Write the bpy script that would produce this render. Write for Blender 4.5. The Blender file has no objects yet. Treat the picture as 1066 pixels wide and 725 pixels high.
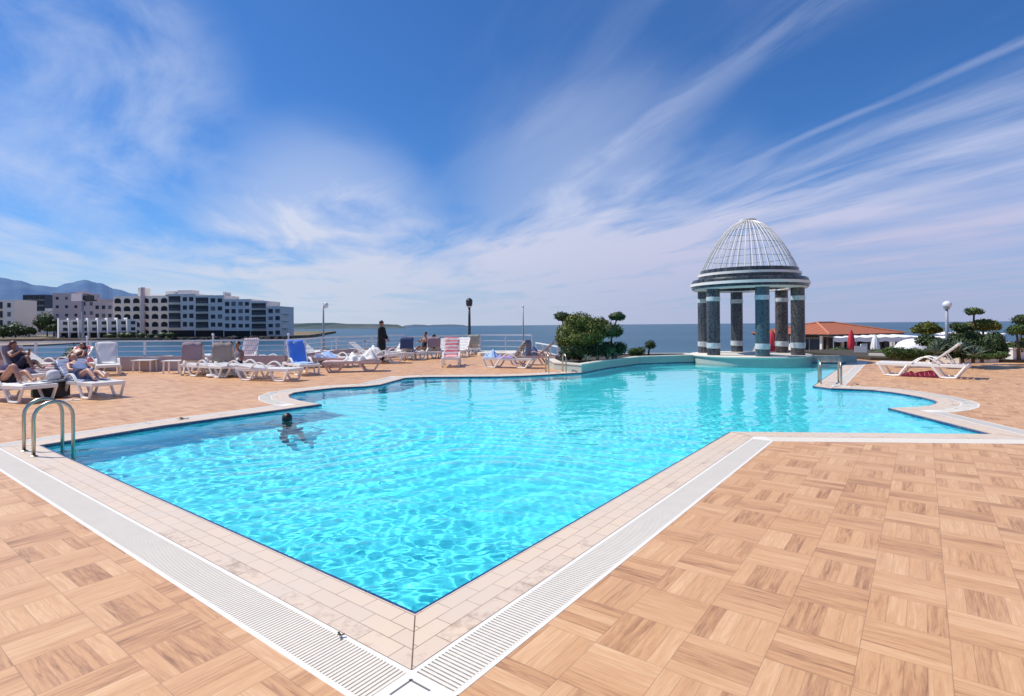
import bpy, math, random, numpy as np
from mathutils import Vector, Matrix
from mathutils.geometry import tessellate_polygon
random.seed(7)
S = bpy.context.scene
COL = S.collection
R = math.radians
F, CAMH, ROLL = 573.0, 1.6, math.radians(.48)

def g(u, v, z=0.0):
    """ground point (metres) read off the survey of the photograph"""
    dx = (u-533)/F; dy = (338.9-v)/F
    X = math.cos(ROLL)*dx+math.sin(ROLL)*dy; Z = math.cos(ROLL)*dy-math.sin(ROLL)*dx
    t = (z-CAMH)/Z
    return (X*t, t)
def at(u, v, Y):
    dx = (u-533)/F; dy = (338.9-v)/F
    X = math.cos(ROLL)*dx+math.sin(ROLL)*dy; Z = math.cos(ROLL)*dy-math.sin(ROLL)*dx
    return (X*Y, Y, CAMH+Z*Y)

# ------------------------------------------------------------------ materials
class NT:
    def __init__(s, name):
        s.m = bpy.data.materials.new(name); s.m.use_nodes = True
        s.t = s.m.node_tree; s.p = s.t.nodes['Principled BSDF']
    def n(s, typ, **kw):
        nd = s.t.nodes.new(typ)
        for k, v in kw.items():
            if k.startswith('_'): nd.inputs[int(k[1:])].default_value = v
            else: setattr(nd, k, v)
        return nd
    def l(s, a, b): s.t.links.new(a, b)
    def math(s, op, a, b=None, c=None, clamp=False):
        nd = s.t.nodes.new('ShaderNodeMath'); nd.operation = op; nd.use_clamp = clamp
        for i, x in enumerate((a, b, c)):
            if x is None: continue
            if isinstance(x, (int, float)): nd.inputs[i].default_value = x
            else: s.l(x, nd.inputs[i])
        return nd.outputs[0]
    def mix(s, f, a, b, blend='MIX'):
        nd = s.t.nodes.new('ShaderNodeMix'); nd.data_type = 'RGBA'; nd.blend_type = blend
        for i, x in ((0, f), (6, a), (7, b)):
            if isinstance(x, (int, float)): nd.inputs[i].default_value = x
            elif isinstance(x, tuple): nd.inputs[i].default_value = x if len(x) == 4 else (*x, 1)
            else: s.l(x, nd.inputs[i])
        return nd.outputs[2]
    def noise(s, vec, scale, detail=3, rough=.5, dist=0):
        nd = s.n('ShaderNodeTexNoise'); nd.inputs['Scale'].default_value = scale
        nd.inputs['Detail'].default_value = detail; nd.inputs['Roughness'].default_value = rough
        nd.inputs['Distortion'].default_value = dist
        if vec is not None: s.l(vec, nd.inputs['Vector'])
        return nd.outputs['Fac']
    def ramp(s, f, stops):
        nd = s.n('ShaderNodeValToRGB'); e = nd.color_ramp.elements
        while len(e) < len(stops): e.new(.5)
        for i, (p, c) in enumerate(stops):
            e[i].position = p; e[i].color = (*c, 1) if len(c) == 3 else c
        s.l(f, nd.inputs[0]); return nd.outputs[0]
    def base(s, x):
        if isinstance(x, tuple): s.p.inputs['Base Color'].default_value = (*x, 1)
        else: s.l(x, s.p.inputs['Base Color'])
    def bump(s, h, strength=.3, dist=.01):
        b = s.n('ShaderNodeBump'); b.inputs['Strength'].default_value = strength; b.inputs['Distance'].default_value = dist
        s.l(h, b.inputs['Height']); s.l(b.outputs[0], s.p.inputs['Normal'])

def simple(name, col, rough=.6, var=.15, scale=6, metal=0, spec=.5, bump=0):
    m = NT(name); tc = m.n('ShaderNodeTexCoord')
    f = m.noise(tc.outputs['Object'], scale, 5, .6)
    f = m.math('MULTIPLY_ADD', f, 2*var, 1-var)
    cm = m.n('ShaderNodeMix', data_type='RGBA', blend_type='MULTIPLY'); cm.inputs[0].default_value = 1
    cm.inputs[6].default_value = (*col, 1)
    cb = m.n('ShaderNodeCombineXYZ'); [m.l(f, cb.inputs[i]) for i in range(3)]
    m.l(cb.outputs[0], cm.inputs[7]); m.base(cm.outputs[2])
    m.p.inputs['Roughness'].default_value = rough; m.p.inputs['Metallic'].default_value = metal
    m.p.inputs['Specular IOR Level'].default_value = spec
    if bump: m.bump(f, bump, .02)
    return m.m

def stripes(name, cols, scale, axis=0, rough=.9):
    m = NT(name); tc = m.n('ShaderNodeTexCoord'); sp = m.n('ShaderNodeSeparateXYZ'); m.l(tc.outputs['UV'], sp.inputs[0])
    w = m.math('FRACT', m.math('MULTIPLY', sp.outputs[axis], scale))
    nd = m.n('ShaderNodeValToRGB'); nd.color_ramp.interpolation = 'CONSTANT'; e = nd.color_ramp.elements
    while len(e) < len(cols): e.new(.5)
    for i, c in enumerate(cols): e[i].position = i/len(cols); e[i].color = (*c, 1)
    m.l(w, nd.inputs[0])
    f = m.noise(tc.outputs['Object'], 9, 4); col = m.mix(m.math('MULTIPLY', f, .35), nd.outputs[0], (.3, .28, .3))
    m.base(col); m.p.inputs['Roughness'].default_value = rough
    return m.m

def leafmat(name, dark, light, tr=.25):
    m = NT(name); ge = m.n('ShaderNodeNewGeometry'); tc = m.n('ShaderNodeTexCoord')
    f = m.noise(tc.outputs['Object'], 2.2, 3)
    a = m.math('ADD', m.math('MULTIPLY', ge.outputs['Random Per Island'], .55), m.math('MULTIPLY', f, .5))
    m.base(m.ramp(a, [(.25, dark), (.8, light)]))
    m.p.inputs['Roughness'].default_value = .55; m.p.inputs['Specular IOR Level'].default_value = .3
    m.p.inputs['Transmission Weight'].default_value = 0
    return m.m

M = {}
M['resin'] = simple('white_resin', (.86, .83, .78), .38, .06, 4)
M['resin_pink'] = simple('faded_resin', (.62, .45, .42), .45, .12, 4)
M['grate'] = simple('grate_plastic', (.80, .73, .62), .45, .06, 5)
M['white'] = simple('white_paint', (.82, .78, .72), .5, .07, 3)
M['railpaint'] = simple('rail_paint', (.66, .70, .74), .4, .06, 3)
M['parapet'] = simple('pinkish_render', (.50, .42, .43), .85, .10, 2, bump=.2)
M['cream'] = simple('cream_stone', (.68, .63, .54), .7, .12, 3, bump=.1)
M['plaster'] = simple('pool_plaster', (.44, .47, .42), .7, .12, 3)
M['steel'] = simple('stainless_steel', (.46, .41, .35), .33, .08, 8, metal=1)
M['darkmetal'] = simple('dark_metal', (.035, .04, .05), .4, .1)
M['greymetal'] = simple('grey_metal', (.28, .31, .36), .45, .1)
M['black'] = simple('black_plastic', (.012, .012, .014), .5, .2)
M['blackcloth'] = simple('black_cloth', (.010, .010, .014), .9, .3)
M['skin'] = simple('skin', (.52, .27, .19), .5, .08, 9)
M['skin2'] = simple('tanned_skin', (.34, .17, .11), .5, .08, 9)
M['hair_dark'] = simple('dark_hair', (.018, .012, .010), .5, .3, 30)
M['hair_red'] = simple('auburn_hair', (.10, .025, .015), .5, .3, 30)
M['globe'] = simple('lamp_glass', (.75, .77, .80), .15, .04)
M['bluetowel'] = simple('blue_towel', (.10, .27, .80), .95, .15, 12, bump=.4)
M['ltblue'] = simple('pale_blue_towel', (.35, .50, .80), .95, .15, 12, bump=.4)
M['navytowel'] = simple('navy_towel', (.06, .09, .20), .95, .2, 12, bump=.4)
M['mauvetowel'] = simple('mauve_towel', (.33, .25, .29), .95, .15, 12, bump=.4)
M['greytowel'] = simple('grey_brown_towel', (.30, .25, .23), .95, .15, 12, bump=.4)
M['greentowel'] = simple('grey_green_towel', (.36, .36, .31), .95, .15, 12, bump=.4)
M['purple'] = simple('violet_towel', (.36, .25, .58), .95, .25, 12, bump=.4)
M['whitecloth'] = simple('white_cloth', (.80, .77, .74), .95, .08, 10, bump=.5)
M['pinkcloth'] = simple('pink_cloth', (.62, .10, .14), .95, .3, 8, bump=.5)
M['denim'] = stripes('patterned_blue_towel', [(.10, .12, .24), (.36, .38, .46), (.08, .10, .18)], 7, 1)
M['redstripe'] = stripes('red_striped_towel', [(.75, .10, .13), (.80, .60, .58), (.78, .25, .27), (.80, .70, .66)], 3.2, 0)
M['pinkstripe'] = stripes('pink_striped_towel', [(.72, .62, .62), (.45, .20, .26), (.74, .66, .66)], 8, 1)
M['redwhite'] = stripes('red_white_towel', [(.55, .06, .09), (.72, .60, .58)], 3, 0)
M['flower'] = stripes('printed_blue_cloth', [(.16, .24, .45), (.45, .50, .62), (.08, .14, .34), (.3, .36, .5)], 9, 0)
M['redcloth'] = simple('red_canvas', (.50, .03, .05), .8, .2, 6)
M['canvas'] = simple('white_canvas', (.78, .77, .76), .8, .05, 3)
M['bark'] = simple('bark', (.10, .07, .05), .9, .3, 14, bump=.6)
M['leaf_olive'] = leafmat('olive_leaves', (.035, .050, .008), (.21, .235, .04))
M['leaf_dark'] = leafmat('dark_leaves', (.010, .022, .007), (.085, .125, .038))
M['leaf_mid'] = leafmat('mid_leaves', (.020, .042, .010), (.11, .17, .04))
M['leaf_agave'] = leafmat('agave_leaves', (.05, .08, .06), (.16, .22, .16))
M['soil'] = simple('soil', (.06, .045, .03), .95, .4, 8)
M['glassdark'] = simple('dark_window', (.022, .024, .030), .5, .5, .6)
M['glassmid'] = simple('curtained_window', (.13, .13, .14), .4, .3, .6)
M['shade'] = simple('interior_shade', (.025, .022, .022), .9, .3)  # near-black colour standing in for shade inside openings
M['wall_white'] = simple('white_render', (.80, .78, .76), .9, .06, .15)
M['wall_grey'] = simple('blue_grey_render', (.74, .69, .66), .9, .08, .12)
M['wall_cream'] = simple('pale_render', (.90, .82, .73), .9, .08, .12)
M['wall_mauve'] = simple('mauve_render', (.62, .51, .50), .9, .08, .12)
M['wall_dark'] = simple('dark_concrete', (.10, .12, .16), .9, .2, .2)
M['rock'] = simple('dark_rock', (.035, .032, .032), .95, .5, .25, bump=.5)
M['rubber'] = simple('black_rubber', (.02, .02, .02), .8, .1)

def far_land(name, c1, c2, scale):
    m = NT(name); tc = m.n('ShaderNodeTexCoord')
    f = m.noise(tc.outputs['Object'], scale, 8, .65)
    m.base(m.ramp(f, [(.35, c1), (.65, c2)])); m.p.inputs['Roughness'].default_value = .95
    m.p.inputs['Specular IOR Level'].default_value = .1
    return m.m
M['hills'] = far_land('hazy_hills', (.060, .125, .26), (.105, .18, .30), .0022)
M['land'] = far_land('scrub_land', (.09, .09, .045), (.30, .23, .17), .045)
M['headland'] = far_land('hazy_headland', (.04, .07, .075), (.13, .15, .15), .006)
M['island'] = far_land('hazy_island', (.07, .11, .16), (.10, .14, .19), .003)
M['sand'] = far_land('sand', (.26, .20, .15), (.42, .33, .26), .08)

# parquet patterned floor tiles: basket weave of four planks per block
def parquet():
    m = NT('parquet_tiles'); tc = m.n('ShaderNodeTexCoord')
    mp = m.n('ShaderNodeMapping'); mp.inputs['Rotation'].default_value = (0, 0, R(-53.3)); m.l(tc.outputs['Object'], mp.inputs[0])
    mp.inputs['Location'].default_value = (.04, .10, 0)
    sp = m.n('ShaderNodeSeparateXYZ'); m.l(mp.outputs[0], sp.inputs[0])
    B = .358
    u = m.math('DIVIDE', sp.outputs[0], B); v = m.math('DIVIDE', sp.outputs[1], B)
    iu = m.math('FLOOR', u); iv = m.math('FLOOR', v)
    fu = m.math('FRACT', u); fv = m.math('FRACT', v)
    par = m.math('FLOORED_MODULO', m.math('ADD', iu, iv), 2.0)       # 0 / 1
    def sel(a, b):   # par ? b : a
        return m.math('ADD', m.math('MULTIPLY', a, m.math('SUBTRACT', 1.0, par)), m.math('MULTIPLY', b, par))
    across = sel(fv, fu); along = sel(fu, fv)
    k4 = m.math('MULTIPLY', across, 4.0); ip = m.math('FLOOR', k4); fp = m.math('FRACT', k4)
    cb = m.n('ShaderNodeCombineXYZ'); m.l(iu, cb.inputs[0]); m.l(iv, cb.inputs[1]); m.l(ip, cb.inputs[2])
    wn = m.n('ShaderNodeTexWhiteNoise'); m.l(cb.outputs[0], wn.inputs['Vector'])
    rnd = wn.outputs['Value']
    # grain along the plank
    gx = m.math('ADD', m.math('MULTIPLY', along, .9), m.math('MULTIPLY', rnd, 37.0))
    gy = m.math('MULTIPLY', across, 11.0)
    gv = m.n('ShaderNodeCombineXYZ'); m.l(gx, gv.inputs[0]); m.l(gy, gv.inputs[1]); m.l(m.math('MULTIPLY', rnd, 91.0), gv.inputs[2])
    grain = m.noise(gv.outputs[0], 1.5, 6, .62, .7)
    fine = m.noise(gv.outputs[0], 6.5, 5, .7, .3)
    big = m.noise(tc.outputs['Object'], .35, 3)
    t = m.math('ADD', m.math('SUBTRACT', m.math('MULTIPLY', grain, .92), .10), m.math('MULTIPLY', fine, .30))
    t = m.math('ADD', t, m.math('MULTIPLY', m.math('SUBTRACT', rnd, .5), .34))
    t = m.math('ADD', t, m.math('MULTIPLY', m.math('SUBTRACT', big, .5), .12))
    col = m.ramp(t, [(.20, (.22, .10, .045)), (.32, (.42, .205, .092)), (.48, (.60, .325, .150)), (.60, (.64, .36, .175)), (.78, (.74, .47, .255))])
    kn = m.noise(gv.outputs[0], 3.2, 7, .75, 1.6)
    vein = m.math('MULTIPLY', m.ramp(kn, [(.28, (1, 1, 1)), (.44, (0, 0, 0))]), m.math('LESS_THAN', m.math('FRACT', m.math('MULTIPLY', rnd, 7.13)), .45))
    col = m.mix(m.math('MULTIPLY', vein, .5), col, (.26, .14, .085))
    # small pink/grey drift
    col = m.mix(m.math('MULTIPLY', big, .35), col, (.66, .37, .205))
    # joints
    def edge(f, w):
        d = m.math('MINIMUM', f, m.math('SUBTRACT', 1.0, f))
        return m.math('LESS_THAN', d, w)
    j1 = edge(fp, .016); j2 = m.math('MAXIMUM', edge(fu, .0055), edge(fv, .0055))
    # tile edges every block in one direction are deeper
    col = m.mix(m.math('MULTIPLY', j1, .50), col, (.23, .12, .07))
    col = m.mix(m.math('MULTIPLY', j2, .40), col, (.22, .12, .075))
    st = m.noise(tc.outputs['Object'], 1.3, 6, .7)
    col = m.mix(m.math('MULTIPLY', m.math('SUBTRACT', st, .45, clamp=True), .8, clamp=True), col, (.66, .42, .26))
    m.base(col)
    m.l(m.math('MULTIPLY_ADD', grain, .25, .36), m.p.inputs['Roughness'])
    h = m.math('SUBTRACT', m.math('MULTIPLY', grain, .25), m.math('MULTIPLY', m.math('MAXIMUM', j2, m.math('MULTIPLY', j1, .5)), 1.0))
    m.bump(h, .25, .002)
    return m.m
M['parquet'] = parquet()

def coping_mat():
    m = NT('coping_tiles'); tc = m.n('ShaderNodeTexCoord')
    br = m.n('ShaderNodeTexBrick'); m.l(tc.outputs['UV'], br.inputs['Vector'])
    br.offset = .5; br.inputs['Scale'].default_value = 1
    br.inputs['Brick Width'].default_value = .245; br.inputs['Row Height'].default_value = .1135
    br.inputs['Mortar Size'].default_value = .0028; br.inputs['Mortar Smooth'].default_value = .2
    br.inputs['Color1'].default_value = (.76, .59, .43, 1); br.inputs['Color2'].default_value = (.71, .56, .42, 1)
    br.inputs['Mortar'].default_value = (.30, .20, .14, 1)
    f = m.noise(tc.outputs['Object'], 1.1, 6, .65); f2 = m.noise(tc.outputs['Object'], 14, 5, .7)
    col = m.mix(m.ramp(f, [(.42, (0, 0, 0)), (.7, (.7, .7, .7))]), br.outputs['Color'], (.68, .57, .47))
    sp = m.n('ShaderNodeSeparateXYZ'); m.l(tc.outputs['UV'], sp.inputs[0])
    dirt = m.math('MULTIPLY', m.math('GREATER_THAN', sp.outputs[1], .22), m.ramp(m.math('MULTIPLY', f2, m.noise(tc.outputs['Object'], 2.3, 4)), [(.27, (0, 0, 0)), (.42, (.6, .6, .6))]))
    col = m.mix(dirt, col, (.33, .21, .14)); m.base(col)
    m.p.inputs['Roughness'].default_value = .42
    m.bump(m.math('SUBTRACT', 1.0, br.outputs['Fac']), .3, .002)
    return m.m
M['coping'] = coping_mat()

def mosaic(name, c1, c2, scale, mortar, rough=.25, band=None):
    m = NT(name); tc = m.n('ShaderNodeTexCoord')
    vo = m.n('ShaderNodeTexVoronoi'); vo.distance = 'CHEBYCHEV'; vo.inputs['Randomness'].default_value = .25
    vo.inputs['Scale'].default_value = scale; m.l(tc.outputs['Object'], vo.inputs['Vector'])
    sp = m.n('ShaderNodeSeparateXYZ'); m.l(vo.outputs['Color'], sp.inputs[0])
    col = m.ramp(sp.outputs[0], [(.1, c1), (.9, c2)])
    col = m.mix(m.math('MULTIPLY', m.math('GREATER_THAN', vo.outputs['Distance'], .47), .6), col, mortar)
    mp = m.n('ShaderNodeMapping'); mp.inputs['Scale'].default_value = (5, 5, .7); m.l(tc.outputs['Object'], mp.inputs[0])
    col = m.mix(m.ramp(m.noise(mp.outputs[0], 1, 6, .65), [(.42, (0, 0, 0)), (.72, (.45, .45, .45))]), col, (.20, .20, .19))
    m.base(col); m.p.inputs['Roughness'].default_value = rough
    return m.m
M['pooltile'] = simple('pool_tile', (.115, .82, .88), .6, .05, 1.2)
M['bluetile'] = mosaic('blue_border_tile', (.008, .035, .12), (.015, .06, .20), 40, (.05, .09, .15))
M['granite'] = mosaic('dark_mosaic', (.008, .012, .018), (.085, .095, .12), 24, (.05, .055, .07))
M['granite_teal'] = mosaic('teal_mosaic', (.010, .035, .055), (.035, .12, .16), 24, (.06, .10, .12))
M['granite_brown'] = mosaic('brown_mosaic', (.022, .014, .014), (.11, .085, .085), 24, (.07, .055, .055))
M['granite_ring'] = mosaic('dark_ring_mosaic', (.006, .009, .013), (.05, .058, .068), 24, (.03, .035, .04))
M['bandtile'] = mosaic('pale_band_mosaic', (.50, .56, .58), (.72, .76, .78), 24, (.5, .5, .5))

def roof_mat():
    m = NT('clay_roof_tiles'); tc = m.n('ShaderNodeTexCoord')
    w = m.n('ShaderNodeTexWave'); w.inputs['Scale'].default_value = .55; w.inputs['Distortion'].default_value = .3; m.l(tc.outputs['UV'], w.inputs['Vector'])
    f = m.noise(tc.outputs['Object'], 3, 5, .7)
    col = m.mix(m.math('MULTIPLY', w.outputs['Fac'], .75), (.42, .115, .05), (.20, .05, .028))
    col = m.mix(m.math('MULTIPLY', f, .4), col, (.55, .22, .12)); m.base(col)
    m.bump(w.outputs['Fac'], .6, .05); m.p.inputs['Roughness'].default_value = .85
    return m.m
M['roof'] = roof_mat()

def sea_mat():
    m = NT('sea_water'); tc = m.n('ShaderNodeTexCoord')
    mp = m.n('ShaderNodeMapping'); mp.inputs['Scale'].default_value = (.35, 1, 1); m.l(tc.outputs['Object'], mp.inputs[0])
    f = m.noise(mp.outputs[0], .012, 6, .6); f2 = m.noise(mp.outputs[0], .35, 6, .65)
    m.base(m.ramp(f, [(.35, (.018, .070, .125)), (.7, (.040, .120, .165))]))
    m.p.inputs['Roughness'].default_value = .32; m.p.inputs['IOR'].default_value = 1.33; m.p.inputs['Specular IOR Level'].default_value = .28
    m.bump(f2, 1.0, .5)
    return m.m
M['sea'] = sea_mat()

def water_mat():
    m = NT('pool_water'); t = m.t
    for n in list(t.nodes):
        if n.type != 'OUTPUT_MATERIAL': t.nodes.remove(n)
    o = [n for n in t.nodes][0]
    gl = m.n('ShaderNodeBsdfGlass'); gl.inputs['IOR'].default_value = 1.33; gl.inputs['Roughness'].default_value = 0
    gl.inputs['Color'].default_value = (.93, 1, 1, 1)
    tc = m.n('ShaderNodeTexCoord'); mp = m.n('ShaderNodeMapping'); mp.inputs['Rotation'].default_value = (0, 0, R(-12)); mp.inputs['Scale'].default_value = (.75, 1.25, 1); m.l(tc.outputs['Object'], mp.inputs[0])
    h = m.math('ADD', m.noise(mp.outputs[0], 14, 3, .55, .4), m.math('MULTIPLY', m.noise(mp.outputs[0], 5, 2), 1.2))
    bp = m.n('ShaderNodeBump'); bp.inputs['Strength'].default_value = .8; bp.inputs['Distance'].default_value = .016
    m.l(h, bp.inputs['Height']); 
    m.l(gl.outputs[0], o.inputs[0])
    return m.m
M['water'] = water_mat()

# ------------------------------------------------------------------ mesh builder
class MB:
    def __init__(s): s.v = []; s.f = []; s.uv = []; s.mi = []; s.cur = 0
    def face(s, idx, uv=None): s.f.append(tuple(idx)); s.uv.append(uv); s.mi.append(s.cur)
    def box(s, c, d, rz=0, M3=None):
        b = len(s.v); hx, hy, hz = d[0]/2, d[1]/2, d[2]/2
        m3 = M3 if M3 is not None else Matrix.Rotation(rz, 3, 'Z')
        for x in (-hx, hx):
            for y in (-hy, hy):
                for z in (-hz, hz):
                    p = m3 @ Vector((x, y, z)); s.v.append((p.x+c[0], p.y+c[1], p.z+c[2]))
        for q in ((0, 1, 3, 2), (4, 6, 7, 5), (0, 4, 5, 1), (2, 3, 7, 6), (0, 2, 6, 4), (1, 5, 7, 3)):
            s.face([b+i for i in q])
        return s
    def bar(s, a, b, w, h=None):
        """box from a to b, w wide, h high"""
        h = h or w; a = Vector(a); b = Vector(b); d = (b-a); L = d.length; d.normalize()
        up = Vector((0, 0, 1)) if abs(d.z) < .95 else Vector((1, 0, 0))
        y = up.cross(d).normalized(); z = d.cross(y)
        return s.box((a+b)/2, (L, w, h), M3=Matrix((d, y, z)).transposed())
    def tube(s, pts, r, n=8, cap=True):
        pts = [Vector(p) for p in pts]; k = len(pts); rs = r if isinstance(r, (list, tuple)) else [r]*k
        b = len(s.v); prev = None
        for i, p in enumerate(pts):
            d = (pts[min(i+1, k-1)]-pts[max(i-1, 0)]).normalized()
            if prev is None:
                a = Vector((0, 0, 1)) if abs(d.z) < .9 else Vector((1, 0, 0)); x = a.cross(d).normalized()
            else: x = (prev-d*prev.dot(d)).normalized()
            prev = x; y = d.cross(x)
            for j in range(n):
                t = 2*math.pi*j/n; q = p+x*math.cos(t)*rs[i]+y*math.sin(t)*rs[i]; s.v.append(tuple(q))
        for i in range(k-1):
            for j in range(n):
                s.face((b+i*n+j, b+i*n+(j+1) % n, b+(i+1)*n+(j+1) % n, b+(i+1)*n+j))
        if cap: s.face([b+j for j in range(n)][::-1]); s.face([b+(k-1)*n+j for j in range(n)])
        return s
    def lathe(s, prof, c=(0, 0, 0), n=24, cap=True, a0=0, a1=2*math.pi):
        b = len(s.v); k = len(prof)
        for r, z in prof:
            for j in range(n):
                t = a0+(a1-a0)*j/n; s.v.append((c[0]+r*math.cos(t), c[1]+r*math.sin(t), c[2]+z))
        for i in range(k-1):
            for j in range(n):
                s.face((b+i*n+j, b+i*n+(j+1) % n, b+(i+1)*n+(j+1) % n, b+(i+1)*n+j), [(j/n, prof[i][1]), ((j+1)/n, prof[i][1]), ((j+1)/n, prof[i+1][1]), (j/n, prof[i+1][1])])
        if cap:
            if prof[0][0] > 1e-4: s.face([b+j for j in range(n)][::-1])
            if prof[-1][0] > 1e-4: s.face([b+(k-1)*n+j for j in range(n)])
        return s
    def ellipsoid(s, c, r, n=12, k=8, M3=None):
        b = len(s.v); m3 = M3 or Matrix.Identity(3)
        for i in range(k+1):
            a = math.pi*i/k
            for j in range(n):
                t = 2*math.pi*j/n
                p = m3 @ Vector((r[0]*math.sin(a)*math.cos(t), r[1]*math.sin(a)*math.sin(t), -r[2]*math.cos(a)))
                s.v.append((p.x+c[0], p.y+c[1], p.z+c[2]))
        for i in range(k):
            for j in range(n): s.face((b+i*n+j, b+i*n+(j+1) % n, b+(i+1)*n+(j+1) % n, b+(i+1)*n+j))
        return s
    def prism(s, poly, z0, z1, holes=(), top=True, bottom=False, sides=True):
        rings = [list(poly)]+[list(h) for h in holes]
        flat = [Vector((p[0], p[1], 0)) for r_ in rings for p in r_]; n = len(flat); b = len(s.v)
        tris = tessellate_polygon([[Vector((p[0], p[1], 0)) for p in r_] for r_ in rings])
        for p in flat: s.v.append((p.x, p.y, z1))
        for p in flat: s.v.append((p.x, p.y, z0))
        for t in tris:
            a, c, d = [flat[i] for i in t]
            if (c-a).cross(d-a).z < 0: t = (t[0], t[2], t[1])
            if top: s.face([b+i for i in t])
            if bottom: s.face([b+n+i for i in t][::-1])
        if sides:
            o = 0
            for ri, r_ in enumerate(rings):
                k = len(r_); area = sum(r_[i][0]*r_[(i+1) % k][1]-r_[(i+1) % k][0]*r_[i][1] for i in range(k))
                flip = (area > 0) == (ri > 0)
                for i in range(k):
                    q = (b+o+i, b+n+o+i, b+n+o+(i+1) % k, b+o+(i+1) % k)
                    s.face(q[::-1] if flip == (True) else q)
                o += k
        return s
    def leaves(s, blobs, n, size, seed=0, core=True, flat=.0):
        rnd = random.Random(seed)
        vol = [b[1][0]*b[1][1]*b[1][2] for b in blobs]; tot = sum(v**.67 for v in vol)
        for (c, r), v in zip(blobs, vol):
            if core: s.ellipsoid(c, (r[0]*.72, r[1]*.72, r[2]*.72), 10, 6)
            kk = int(n*v**.67/tot)
            lump = [(Vector((rnd.gauss(0, 1), rnd.gauss(0, 1), rnd.gauss(0, 1))).normalized(), rnd.uniform(-.28, .22)) for _ in range(14)]
            for _ in range(kk):
                d = Vector((rnd.gauss(0, 1), rnd.gauss(0, 1), rnd.gauss(0, 1))).normalized()
                w = 1+sum(a*max(0, d.dot(l)-.55)*2 for l, a in lump)
                q = (rnd.random()**.28)*w*(rnd.uniform(.88, 1.07) if rnd.random() < .85 else rnd.uniform(1.02, 1.24))
                p = Vector((c[0]+d.x*r[0]*q, c[1]+d.y*r[1]*q, c[2]+d.z*r[2]*q))
                nx = (d+Vector((rnd.gauss(0, .7), rnd.gauss(0, .7), rnd.gauss(0, .7)))).normalized()
                t = nx.orthogonal().normalized(); t = Matrix.Rotation(rnd.uniform(0, 6.28), 3, nx) @ t; bt = nx.cross(t)
                L = size*rnd.uniform(.6, 1.3); W = L*.45; b = len(s.v)
                for e in (-t*L*.5, bt*W*.5, t*L*.5, -bt*W*.5): s.v.append(tuple(p+e))
                s.face((b, b+1, b+2, b+3))
        return s
    def build(s, name, mat, parent=None, smooth=False, loc=None, rz=0, bevel=0):
        me = bpy.data.meshes.new(name); me.from_pydata([tuple(v) for v in s.v], [], s.f)
        mats = mat if isinstance(mat, (list, tuple)) else [mat]
        for m in mats: me.materials.append(m)
        if len(mats) > 1: me.polygons.foreach_set('material_index', s.mi)
        if any(u is not None for u in s.uv):
            ul = me.uv_layers.new(name='UVMap'); k = 0
            for fc, u in zip(s.f, s.uv):
                for j in range(len(fc)):
                    ul.data[k].uv = u[j] if u else (0, 0); k += 1
        if smooth:
            me.shade_smooth()
            if smooth is not True: me.set_sharp_from_angle(angle=smooth)
        me.validate(); me.update()
        o = bpy.data.objects.new(name, me); COL.objects.link(o)
        if loc is not None: o.location = loc
        o.rotation_euler.z = rz
        if parent is not None: o.parent = parent
        if bevel:
            bm = o.modifiers.new('bevel', 'BEVEL'); bm.width = bevel; bm.segments = 2; bm.limit_method = 'ANGLE'
        return o

def tag(o, label=None, cat=None, group=None, kind=None):
    if label: o['label'] = label
    if cat: o['category'] = cat
    if group: o['group'] = group
    if kind: o['kind'] = kind
    return o
def struct(o): o['kind'] = 'structure'; return o
def thing(name, label, cat, loc=(0, 0, 0), rz=0, group=None):
    o = bpy.data.objects.new(name, None); COL.objects.link(o); o.location = loc; o.rotation_euler.z = rz
    o.empty_display_size = .2
    return tag(o, label, cat, group)
def copy_tree(o, parent=None):
    c = o.copy(); COL.objects.link(c)
    if parent is not None: c.parent = parent
    for ch in [x for x in o.children]: copy_tree(ch, c)
    return c

# ------------------------------------------------------------------ pool outline
A = g(432, 642)
px = [(39, 464), (168, 443.3), (332, 421), (312, 417.6), (301, 414.5), (299.5, 411.5), (305, 409), (319, 406.8), (350, 403.6), (380, 402.2), (395, 400.6),
      (408, 397), (421, 393.6), (440, 392.6), (463, 392.4), (520, 392), (545, 391.3), (567, 390.2), (587, 389), (605, 388), (631, 383), (665, 378.5), (729, 376.2), (845, 377.2),
      (883, 377.5), (848, 402), (866, 404.3), (888, 405), (910, 406), (930, 408.2), (948, 411), (962, 413.6), (973, 416.5), (977, 418.6), (975, 420.8), (968, 422.6), (958, 423.8), (928, 425),
      (1037, 452.5), (762, 450), (432, 642)]
P = [g(*p) for p in px]
area = sum(P[i][0]*P[(i+1) % len(P)][1]-P[(i+1) % len(P)][0]*P[i][1] for i in range(len(P)))
if area > 0: P = P[::-1]        # clockwise: outside is on the left
NP = len(P)
def offset(P, d):
    out = []
    n = len(P)
    for i in range(n):
        a, b, c = Vector(P[i-1]), Vector(P[i]), Vector(P[(i+1) % n])
        d1 = (b-a).normalized(); d2 = (c-b).normalized()
        n1 = Vector((-d1.y, d1.x)); n2 = Vector((-d2.y, d2.x))
        m = (n1+n2); m.normalize(); k = d/max(.45, m.dot(n1)); q = b+m*k
        out.append((q.x, q.y))
    return out
W1, W2 = .34, .63
Q0, Q1, Q2 = offset(P, -.012), offset(P, W1), offset(P, W2)

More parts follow.
